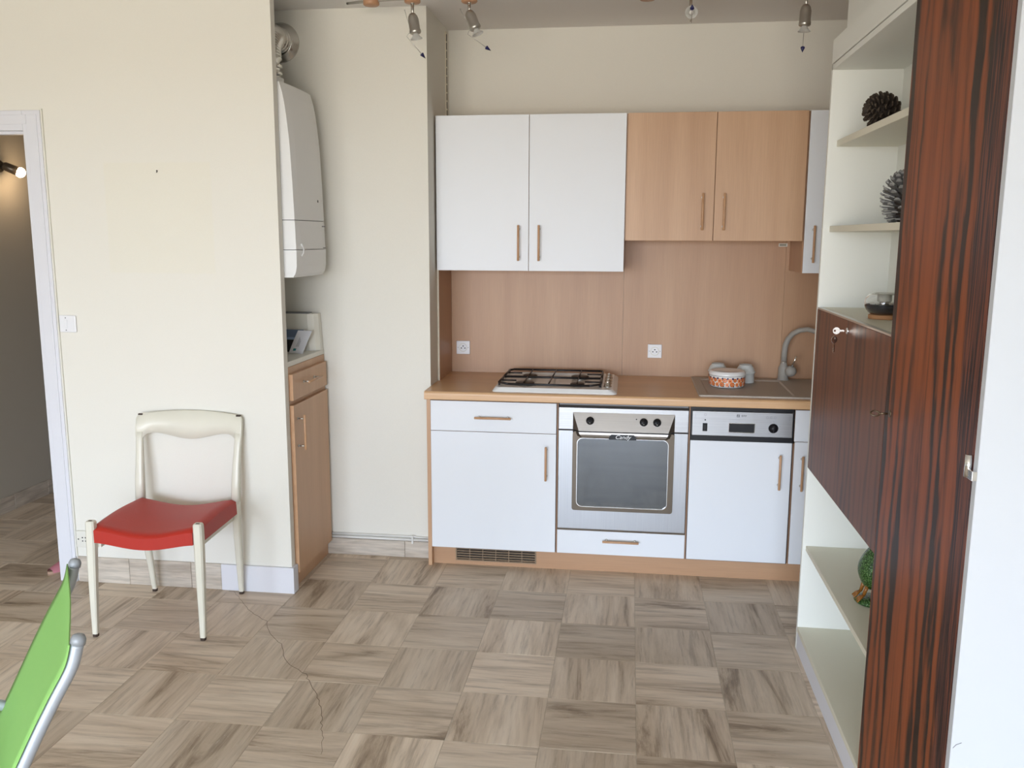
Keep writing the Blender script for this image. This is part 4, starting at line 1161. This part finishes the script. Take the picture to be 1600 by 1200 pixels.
# backrest: two posts and a waved top rail in one mesh
def byc(z): return .415 + .062 * max(0, (z - .44) / .38) ** 1.25      # lean of the back
def bow(x): return .020 * (1 - (x / .235) ** 2)
mb = MB()
for s in (-1, 1):
    R_s = []
    for z, xc, hw, th in ((.436, .2135, .0160, .0155), (.52, .2150, .0165, .0140), (.60, .2165, .0150, .0110), (.66, .2185, .0140, .0085), (.70, .2205, .0140, .0072), (.735, .2215, .0150, .0062)):
        y = byc(z) + bow(xc) * max(0, (z - .6) / .2)
        R_s.append([(s * (xc + u), y + v, z) for u, v in ((hw, -th), (hw * .6, -th - .003), (-hw * .6, -th - .003), (-hw, -th), (-hw, th), (-hw * .6, th + .002), (hw * .6, th + .002), (hw, th))])
    mb.loft(R_s, 0, True)
R_s = []
nx = 60
for k in range(nx + 1):
    x = -.2365 * math.cos(PI * k / nx)
    a = abs(x)
    zt = .811 + .016 * (1 - (a / .23) ** 2)
    if a > .218: zt -= .020 * (1 - math.sqrt(max(0, 1 - ((a - .218) / .0186) ** 2)))
    zb = .729 - .013 * (1 + math.cos(PI * min(1, a / .165)))
    if a > .165:
        t = min(1, (a - .165) / .0425)
        zb -= .030 * (1 - math.sqrt(max(0, 1 - t * t)))
    if a > .2365 - .006: zb += .02 * (a - .2305) / .006
    y0_ = bow(min(a, .2335))
    R_s.append([(x, byc(zb) + y0_ - .007, zb + .002), (x, byc((zb + zt) / 2) + y0_ - .0095, (zb + zt) / 2), (x, byc(zt) + y0_ - .007, zt - .003), (x, byc(zt) + y0_, zt), (x, byc(zt) + y0_ + .007, zt - .003), (x, byc((zb + zt) / 2) + y0_ + .0095, (zb + zt) / 2), (x, byc(zb) + y0_ + .007, zb + .002), (x, byc(zb) + y0_, zb)])
mb.loft(R_s, 0, True)
bk = mb.build('backrest', 'lacquer_cream', ch, world=False)
for s in (-1, 1):
    MB().box(s * .219 - .010, s * .219 + .010, byc(.81) - .006, byc(.81) + .006, .8065, .8128, bev=.002).build('chip', 'chip_dark', bk, world=False)
# seat cushion: saddle shaped, notched round the front legs
mb = MB(); nu, nv = 20, 19
def seat_pt(u, v, top):
    hw_ = .1985 if v < .105 else .2205
    x = hw_ * (2 * u - 1)
    y = .000 + .416 * v
    ex = min(1, (1 - abs(2 * u - 1)) / .10); ey = min(1, v / .09); eb = min(1, (1 - v) / .07)
    rnd = (1 - (1 - min(ex, 1)) ** 2) ** .5 * (1 - (1 - min(ey, 1)) ** 2) ** .5 * (1 - (1 - min(eb, 1)) ** 2) ** .5
    dip = -.030 * math.cos(PI * (u - .5)) ** 1.5
    dome = .010 * math.sin(PI * min(1, v * 1.05))
    if top: return (x, y, .452 + dip + dome - .012 * (1 - rnd) + .006 * v)
    return (x, y, .390 + dip * .85)
V = {}
for top in (0, 1):
    for i in range(nu + 1):
        for j in range(nv + 1):
            V[top, i, j] = mb.bm.verts.new(seat_pt(i / nu, j / nv, top))
for top in (0, 1):
    for i in range(nu):
        for j in range(nv):
            f = mb.bm.faces.new([V[top, a, b_] for a, b_ in ((i, j), (i + 1, j), (i + 1, j + 1), (i, j + 1))]); f.smooth = True
edge = [(i, 0) for i in range(nu)] + [(nu, j) for j in range(nv)] + [(i, nv) for i in range(nu, 0, -1)] + [(0, j) for j in range(nv, 0, -1)]
for (a, b_), (c_, d_) in zip(edge, edge[1:] + edge[:1]):
    f = mb.bm.faces.new((V[0, a, b_], V[0, c_, d_], V[1, c_, d_], V[1, a, b_])); f.smooth = False
mb.build('seat', 'red_vinyl', ch, world=False)
mb = MB()
for s in (-1, 1): mb.box(s * .196 - .008, s * .196 + .008, .03, .40, .362, .392)
mb.box(-.20, .20, .395, .41, .36, .40)
mb.build('seat_rail', 'lacquer_cream', ch, world=False)

# ------------------------------------------------------------------ green chair close to the camera
Nc, Fc = Vector((-0.0431, -2.631, 0)), Vector((-0.2831, -2.2788, 0))
dv = (Fc - Nc).normalized(); fv = Vector((-dv.y, dv.x, 0))
gc = thing('garden_chair', 'lime green sling chair with silver tube frame near the camera', 'chair', ((Nc + Fc) / 2 + fv * .3))
prof = [(0.0, .848), (.012, .806), (.042, .752), (.072, .696), (.104, .632), (.14, .56), (.172, .50), (.205, .46)]
def gp(o_, s, z, off=0): 
    q = o_ + fv * s + dv * off
    return (q.x, q.y, z)
def smooth(P_, k=4):
    out = []
    for i in range(len(P_) - 1):
        p0, p1, p2, p3 = (Vector(P_[max(i - 1, 0)]), Vector(P_[i]), Vector(P_[i + 1]), Vector(P_[min(i + 2, len(P_) - 1)]))
        for j in range(k):
            t = j / k
            out.append(0.5 * ((2 * p1) + (p2 - p0) * t + (2 * p0 - 5 * p1 + 4 * p2 - p3) * t * t + (3 * p1 - p0 - 3 * p2 + p3) * t ** 3))
    out.append(Vector(P_[-1]))
    return out
for o_ in (Nc, Fc):
    q = [gp(o_, s, z) for s, z in prof] + [gp(o_, .26, .435), gp(o_, .36, .43), gp(o_, .56, .445), gp(o_, .60, .43), gp(o_, .63, .36), gp(o_, .68, .014)]
    u_ = MB().tube(smooth(q), .0125, 16).build('side_tube', 'silver_tube', gc)
    MB().tube([gp(o_, -.001, .846), gp(o_, -.003, .855), gp(o_, -.004, .862), gp(o_, -.0045, .865)], [.0134, .0134, .0105, .004], 16).build('end_cap', 'silver_cap', u_)
    MB().tube([gp(o_, .676, .030), gp(o_, .680, .0)], [.0145, .0145], 14).build('foot_cap', 'silver_cap', u_)
    l_ = MB().tube(smooth([gp(o_, .22, .445), gp(o_, .14, .30), gp(o_, .04, .014)]), .0125, 14).build('rear_leg', 'silver_tube', gc)
    MB().tube([gp(o_, .046, .030), gp(o_, .036, .0)], [.0145, .0145], 14).build('foot_cap', 'silver_cap', l_)
    MB().tube(smooth([gp(o_, .15, .545), gp(o_, .20, .563), gp(o_, .32, .568), gp(o_, .52, .566), gp(o_, .585, .545), gp(o_, .60, .445)]), .0115, 14).build('armrest', 'silver_tube', gc)
MB().tube([gp(Nc, .36, .425), gp(Fc, .36, .425)], .010, 12).build('cross_bar', 'silver_tube', gc)
def sling(name, P_, off, sag):
    mb = MB(); W = (Fc - Nc).length
    nu_ = 12
    lay = []
    for lo_ in (0, 1):
        g_ = []
        for i in range(nu_ + 1):
            t = -.012 / W + (1 + .024 / W) * i / nu_
            row = []
            for k, (s, z) in enumerate(P_):
                a, b_ = P_[max(k - 1, 0)], P_[min(k + 1, len(P_) - 1)]
                tn = Vector((b_[0] - a[0], b_[1] - a[1])).normalized()
                nn = Vector((-tn.y, tn.x)) if (-tn.y) > 0 or tn.x > 0 else Vector((tn.y, -tn.x))
                dd = off - sag * math.sin(PI * min(1, max(0, t))) - lo_ * .0022
                q = Nc + dv * (W * t) + fv * (s + nn.x * dd)
                row.append(mb.bm.verts.new((q.x, q.y, z + nn.y * dd)))
            g_.append(row)
        lay.append(g_)
        for i in range(nu_):
            for k in range(len(P_) - 1):
                f = mb.bm.faces.new((g_[i][k], g_[i + 1][k], g_[i + 1][k + 1], g_[i][k + 1])); f.smooth = True
    A, B = lay
    nk_ = len(P_) - 1
    bd = [(i, 0) for i in range(nu_)] + [(nu_, k) for k in range(nk_)] + [(i, nk_) for i in range(nu_, 0, -1)] + [(0, k) for k in range(nk_, 0, -1)]
    for (a, b_), (c_, d_) in zip(bd, bd[1:] + bd[:1]):
        mb.bm.faces.new((A[a][b_], A[c_][d_], B[c_][d_], B[a][b_]))
    return mb.build(name, 'lime_fabric', gc)
pf = [(v.x, v.y) for v in smooth([(s, z, 0) for s, z in prof], 4)]
sling('back_sling', pf, .0140, .004)
sling('seat_sling', [(.235, .448), (.30, .438), (.40, .436), (.50, .443), (.56, .448)], .0125, .015)

# ------------------------------------------------------------------ shelf unit with rosewood doors
YN = -2.247
SU = thing('shelf_unit', 'tall white shelf unit with rosewood fall front and door', 'shelf unit', (XS, YSF, 0))
SU.rotation_euler = (0, 0.0040, 0)
XB = XS + .246
def su(name, mat, *a, **k): return bx(*a, **k).build(name, mat, SU)
su('side_panel', 'shelf_white', XS, XB, -0.6770, -0.6580, 0.0, 2.178, bev=.001, seg=1)
su('side_panel', 'panel_white_dimmed', XS, XB, YN, YN + .0215, 0.0, 2.60, bev=.001, seg=1)
su('divider_panel', 'shelf_white', XS + .022, XB, -1.626, -1.606, 0.0926, 2.178)
su('back_panel', 'shelf_white', XB - .008, XB, -1.606, -0.6772, 0.0926, 2.178)
su('bottom_board', 'shelf_cream', XS, XB - .0082, -1.606, -0.6772, 0.0730, 0.0924, bev=.001, seg=1)
su('kick_board', 'white_paint', XS + .001, XS + .018, YN + .022, -0.6772, 0.0, 0.0715)
su('shelf', 'shelf_cream', XS + .0125, XB - .0082, -1.606, -0.6772, 0.403, 0.421, bev=.001, seg=1)
su('shelf', 'shelf_cream', XS + .0235, XB - .0082, -1.606, -0.6772, 1.601, 1.622, bev=.001, seg=1)
su('shelf', 'shelf_cream', XS + .0295, XB - .0082, -1.606, -0.6772, 1.898, 1.920, bev=.001, seg=1)
su('top_board', 'shelf_white', XS, XB, -1.626, -0.6580, 2.1585, 2.1775, bev=.001, seg=1)
su('cornice_board', 'shelf_white', XS, XB, YN + .022, -0.6580, 2.1815, 2.262, bev=.001, seg=1)
su('top_box', 'shelf_white', XS + .045, XB, YN + .022, -0.646, 2.2622, 2.599)
su('flap_top', 'shelf_cream', XS + .0185, XB - .0082, -1.606, -0.6772, 1.313, 1.331)
su('metal_edge', 'nickel', XS + .0005, XS + .018, -1.606, -0.6772, 1.3245, 1.3305)
su('flap_bottom', 'shelf_white', XS + .0185, XB - .0082, -1.606, -0.6772, 0.731, 0.749)
fp = su('fall_front', 'rosewood_flap', XS, XS + .018, -1.6062, -0.6782, 0.7290, 1.3240, bev=.0008, seg=1)
MB().lathe((XS, -1.143, 1.292), [(0.0105, 0), (0.0105, .002), (0.009, .004), (0, .004)], 22, 0, (-1, 0, 0)).build('lock', 'chrome', fp)
rd = su('rosewood_door', 'rosewood_door', XS, XS + .020, YN + .0225, -1.6082, 0.0735, 2.1775, bev=.0015, seg=1)
MB().lathe((XS, -1.652, 1.128), [(0.010, 0), (0.010, .0012), (0.004, .0016), (0, -.001)], 16, 0, (-1, 0, 0)).build('keyhole', 'old_brass', rd)
for z in (1.128, 0.30, 2.09):
    h = MB().cyl((XS - .007, YN + .0285, z - .015), (XS - .007, YN + .0285, z + .030), .0072, 14)
    h.box(XS - .010, XS + .0, YN - .002, YN + .030, z - .016, z + .003, bev=.001)
    h.build('hinge', 'chrome', rd)
MB().tube([(XS + .004 + .0, YN - .0006, .545), (XS + .010, YN - .0006, .553), (XS + .020, YN - .0006, .558)], .0006, 6).build('scuff', 'print_grey', SU)
# keys
def key(name, label, pos, bow_dir, plane, r_, shaft, mat, blade=False):
    """pos: tip; bow_dir: unit vector tip -> bow; plane: vector in the bow's plane"""
    t = thing(name, label, 'key', pos)
    p, b_, q = Vector(pos), Vector(bow_dir).normalized(), Vector(plane).normalized()
    c_ = p + b_ * (shaft + r_)
    n_ = b_.cross(q)
    mb = MB()
    if blade:
        out = [(c_ + (b_ * math.cos(2 * PI * k / 20) + q * math.sin(2 * PI * k / 20)) * r_) for k in range(20)]
        inn = [(c_ + b_ * r_ * .45 + (b_ * math.cos(2 * PI * k / 20) + q * math.sin(2 * PI * k / 20)) * r_ * .3) for k in range(20)]
        L_ = [[v + n_ * d_ for v in P_] for P_, d_ in ((out, -.0011), (out, .0011), (inn, .0011), (inn, -.0011))]
        mb.loft(L_, 0, False, False, True, True)
        mb.build('bow', mat, t)
        mb = MB()
        w_ = .0032
        prof_ = [(0, -w_ * .3), (.004, -w_), (.008, -w_ * .5), (.011, -w_), (.015, -w_ * .6), (shaft + .002, -w_), (shaft + .002, w_), (.003, w_)]
        mb.prism(prof_, lambda u, v, d_: p + b_ * u + q * v + n_ * d_, -.001, .001)
        mb.build('blade', mat, t)
    else:
        ring_ = [c_ + (b_ * math.cos(2 * PI * k / 24) * 1.15 + q * math.sin(2 * PI * k / 24) * .8) * r_ for k in range(24)]
        R_s = []
        for k in range(24):
            rad_ = (ring_[k] - c_).normalized()
            R_s.append([ring_[k] + (rad_ * math.cos(2 * PI * j / 8) + n_ * math.sin(2 * PI * j / 8)) * .0022 for j in range(8)])
        mb.loft(R_s, 0, True, False, True, True)
        mb.build('bow', mat, t)
        mb = MB().tube([p, p + b_ * shaft * .5, p + b_ * shaft], .0026, 10)
        mb.tube([p + b_ * (shaft - .004), p + b_ * (shaft - .001)], .0042, 10)
        mb.build('shaft', mat, t)
    return t
key('key', 'small silver key in the lock of the fall front', (XS - .0035, -1.143, 1.292), (-1, .0, 0), (0, 0, 1), .011, .014, 'chrome', True)
key('key', 'small silver key hanging below the fall front lock', (XS - .032, -1.138, 1.222), (0, .02, 1), (1, .5, 0), .011, .030, 'chrome', True)
key('key', 'dark old key sticking out of the tall rosewood door', (XS - .0012, -1.652, 1.128), (-1, 0, .0), (0, .5, .6), .0095, .022, 'old_brass')

# things on the shelves
def pinecone(label, loc, R_, L_, axis, mat, tip, count=95, rot=0.0):
    t = thing('pine_cone', label, 'pine cone', loc, 0, 'pine cones on the white shelves')
    q = Vector((0, 0, 1)).rotation_difference(Vector(axis).normalized())
    c_ = Vector((0, 0, 0))
    def prof_(u): return R_ * (math.sin(PI * min(1, .12 + .84 * u)) ** .75)
    mb = MB()
    R_s = []
    for k in range(9):
        u = k / 8
        R_s.append([tuple(q @ Vector((prof_(u) * .5 * math.cos(2 * PI * j / 12), prof_(u) * .5 * math.sin(2 * PI * j / 12), L_ * u))) for j in range(12)])
    mb.loft(R_s, 0, True)
    mb.build('core', 'cone_dark', t, world=False)
    mb = MB()
    for k in range(count):
        u = (k + .5) / count
        a = k * 2.39996 + rot
        r_ = prof_(u)
        er = Vector((math.cos(a), math.sin(a), 0)); et = Vector((-math.sin(a), math.cos(a), 0)); ez = Vector((0, 0, 1))
        tilt = -.15 + 1.25 * u
        dr_ = (er * math.cos(tilt) + ez * math.sin(tilt)).normalized()
        nn = dr_.cross(et)
        base = ez * (L_ * (u * .92 + .02)) + er * r_ * .35
        ln = r_ * .78 + .010
        w_ = R_ * .17 * (1 - .35 * u) + .0015
        P_ = [(0, .35, 0), (.55, .85, .10), (.85, 1.0, .16), (1.0, .45, .10)]
        def vt(sg, i, th): return tuple(q @ (base + dr_ * (ln * P_[i][0]) + et * (sg * w_ * P_[i][1]) + nn * (th * .0022 - ln * P_[i][2] * .6)))
        for i in range(3):
            mm = 1 if i == 2 else 0
            mb.quad([vt(-1, i, 1), vt(1, i, 1), vt(1, i + 1, 1), vt(-1, i + 1, 1)], mm)
            mb.quad([vt(-1, i, -1), vt(1, i, -1), vt(1, i + 1, -1), vt(-1, i + 1, -1)], mm)
            for sg in (-1, 1): mb.quad([vt(sg, i, -1), vt(sg, i + 1, -1), vt(sg, i + 1, 1), vt(sg, i, 1)], mm)
        mb.quad([vt(-1, 3, -1), vt(1, 3, -1), vt(1, 3, 1), vt(-1, 3, 1)], 1)
    o_ = mb.build('scales', [mat, tip], t, world=False)
    o_['kind'] = 'stuff'
    return t
pinecone('dark open pine cone lying on the topmost shelf', (1.762, -0.965, 1.975), .046, .088, (-.93, -.25, .10), 'cone_dark', 'cone_tip', 85)
pinecone('silver grey pine cone standing on the shelf above the fall front', (1.752, -1.165, 1.628), .054, .148, (0.02, 0.0, 1), 'cone_grey', 'cone_silver', 110)
# tea light bowl on a cork coaster
tx_, ty_ = 1.727, -1.135
cz_ = 1.331
tag(MB().lathe((tx_, ty_, cz_ + .0002), [(0, 0), (0.044, 0), (0.045, .002), (0.045, .012), (0.044, .013), (0, .013)], 40).build('cork_coaster', 'cork'), 'round cork coaster under the glass tea light bowl', 'coaster')
tl = thing('tealight_bowl', 'round glass bowl of dark sand holding a tea light', 'candle holder', (tx_, ty_, cz_ + .0135))
z0 = cz_ + .0135
go = [(0, 0), (.036, 0), (.047, .007), (.056, .020), (.0595, .034), (.058, .048), (.051, .059), (.040, .0655), (.030, .0668)]
gi = [(.030, .0648), (.0395, .0635), (.0495, .0575), (.0562, .047), (.0577, .034), (.0543, .0206), (.0458, .0085), (.0355, .0018), (0, .0018)]
MB().lathe((tx_, ty_, z0), go + gi, 40).build('glass_bowl', 'clear_glass', tl)
MB().lathe((tx_, ty_, z0), [(0, .002), (.0353, .002), (.0455, .0088), (.0540, .0207), (.0570, .0300), (.052, .0320), (.035, .0295), (.02, .033), (0, .031)], 32).build('dark_sand', 'dark_sand', tl)
mb = MB()
random.seed(3)
for k in range(9):
    a = random.uniform(0, 2 * PI); r_ = random.uniform(.012, .046)
    mb.ball((tx_ + r_ * math.cos(a), ty_ + r_ * math.sin(a), z0 + .0345), random.uniform(.005, .008), 10, 0, (1.2, 1, .6))
mb.build('pebbles', 'pebble_white', tl)
MB().lathe((tx_, ty_, z0 + .041), [(0, 0), (.020, 0), (.0215, .002), (.0215, .0235), (.030, .0257), (.030, .0262), (.0209, .0245), (.0205, .012), (0, .012)], 28).build('tealight_cup', 'label_silver', tl)
MB().lathe((tx_, ty_, z0 + .0533), [(0, 0), (.0203, 0), (.0203, .004), (0, .0038)], 24).build('candle', 'plastic_white', tl)
# green figurine
fx, fy = 1.738, -1.195
fg = thing('bird_figurine', 'green glazed ceramic bird with orange feet on the lower shelf', 'figurine', (fx, fy, 0.421))
zb = 0.4212
mb = MB()
R_s = []
for k in range(15):
    u = k / 14
    r_ = .060 * math.sin(PI * (.10 + .84 * u)) ** .8 * (1.0 - .20 * u)
    c_ = Vector((fx + .012 * u, fy - .006 * u, zb + .050 + .155 * u))
    R_s.append([(c_.x + r_ * math.cos(2 * PI * j / 22), c_.y + r_ * 1.05 * math.sin(2 * PI * j / 22), c_.z) for j in range(22)])
mb.loft(R_s, 0, True)
mb.ball((fx + .02, fy - .03, zb + .205), .034, 18, 0)
mb.build('body', 'glaze_green', fg)
MB().lathe((fx + .016, fy - .062, zb + .202), [(.010, 0), (.006, .012), (0, .022)], 12, 0, (0, -1, -.25)).build('beak', 'glaze_orange', fg)
mb = MB().lathe((fx, fy, zb), [(0, 0), (.050, 0), (.055, .005), (.050, .012), (0, .016)], 28)
for k in range(7):
    mb.tube([(fx - .02 + .012 * k, fy - .052, zb + .010), (fx - .016 + .010 * k, fy - .02, zb + .022)], .004, 8)
mb.build('leaf_base', 'glaze_green', fg)
for dy in (-.014, .026):
    q = MB().tube([(fx - .020, fy + dy, zb + .062), (fx - .030, fy + dy + .001, zb + .026)], [.007, .005], 10)
    for k in (-1, 0, 1):
        q.tube([(fx - .030, fy + dy, zb + .027), (fx - .042, fy + dy + .008 * k, zb + .018), (fx - .052, fy + dy + .013 * k, zb + .007)], [.0038, .0040, .002], 10)
    q.build('foot', 'glaze_orange', fg)

# ------------------------------------------------------------------ spotlight rail under the ceiling
ZR = 2.556
rp = [(-.30, -.12), (-.185, -.145), (0.0, -.165), (.24, -.145), (.60, -.115), (.983, -.10), (1.16, -.115), (1.40, -.125), (1.6185, -.12), (1.78, -.11)]
SR = thing('spotlight_rail', 'curved ceiling spotlight rail with wooden discs and four steel spots', 'lamp', (.7, -.25, ZC))
MB().tube(smooth([(x, y, ZR + .014) for x, y in rp], 6), .0055, 12).build('rail', 'nickel', SR)
def disc(x, y):
    mb = MB().lathe((x, y, ZR), [(0, -.004), (.030, -.004), (.034, 0), (.034, .020), (.030, .024), (0, .024)], 30)
    return mb.build('wood_disc', 'disc_wood', SR)
for x, y in ((-0.185, -.145), (0.983, -.10)):
    d = disc(x, y)
    MB().cyl((x, y, ZR + .024), (x, y, ZC), .008, 12).build('ceiling_stem', 'nickel', d)
def spot(x, y, drop, axis, wire_side):
    d = disc(x, y)
    p = Vector((x, y, ZR - .004))
    MB().cyl(p, p - Vector((0, 0, drop)), .0062, 14).lathe(p, [(.009, 0), (.009, -.004), (0, -.004)], 14).build('stem', 'nickel', d)
    c_ = p - Vector((0, 0, drop - .006))
    a = Vector(axis).normalized()
    h = MB().lathe(c_, [(0, -.010), (.012, -.008), (.019, .002), (.0225, .016), (.0225, .058), (.0245, .060), (.0245, .070), (.021, .074), (.013, .075), (0, .074)], 26, 0, a)
    h.build('spot_head', 'nickel', SR)
    e_ = c_ + a * .073
    MB().lathe(e_, [(.010, 0), (.0125, .006), (.019, .016), (.0255, .022), (.0240, .0225), (.0178, .0170), (.0112, .007), (.009, .001)], 26, 0, a).build('glass_reflector', 'frosted_glass', SR)
    MB().lathe(e_, [(.0085, 0), (.010, .006), (.0075, .014), (0, .016)], 16, 0, a).build('bulb', 'ceramic_white', SR)
    sd = Vector(wire_side).normalized()
    sd = (sd - a * sd.dot(a)).normalized()
    w0 = c_ + a * .066 + sd * .024
    w1 = w0 + sd * .016 + a * .012
    w2 = w1 + a * .052 - sd * .052 + a * .03
    MB().tube([w0, w0 + sd * .008 + a * .004, w1, w1 + (w2 - w1) * .1, w2], .0013, 8).build('aiming_wire', 'nickel', SR)
    dd = (w2 - w1).normalized()
    MB().lathe(w2, [(.0085, 0), (.0078, .003), (0, .026)], 14, 0, dd).build('pointer_tip', 'blue_tip', SR)
    k0 = c_ + a * .03 + sd * .0225; k1 = c_ - a * .028 + sd * .030
    MB().tube([k0, k1], .0011, 6).ball(k1, .0028, 8).build('back_wire', 'nickel', SR)
spot(0.000, -.165, .056, (.16, 0, -1), (-1, 0, 0))
spot(0.240, -.145, .046, (.42, -.05, -1), (-1, 0, 0))
spot(1.160, -.115, .066, (-.02, -1, -.20), (0.05, 0, -1))
spot(1.6185, -.120, .056, (-.03, 0, -1), (0.15, 1, 0))
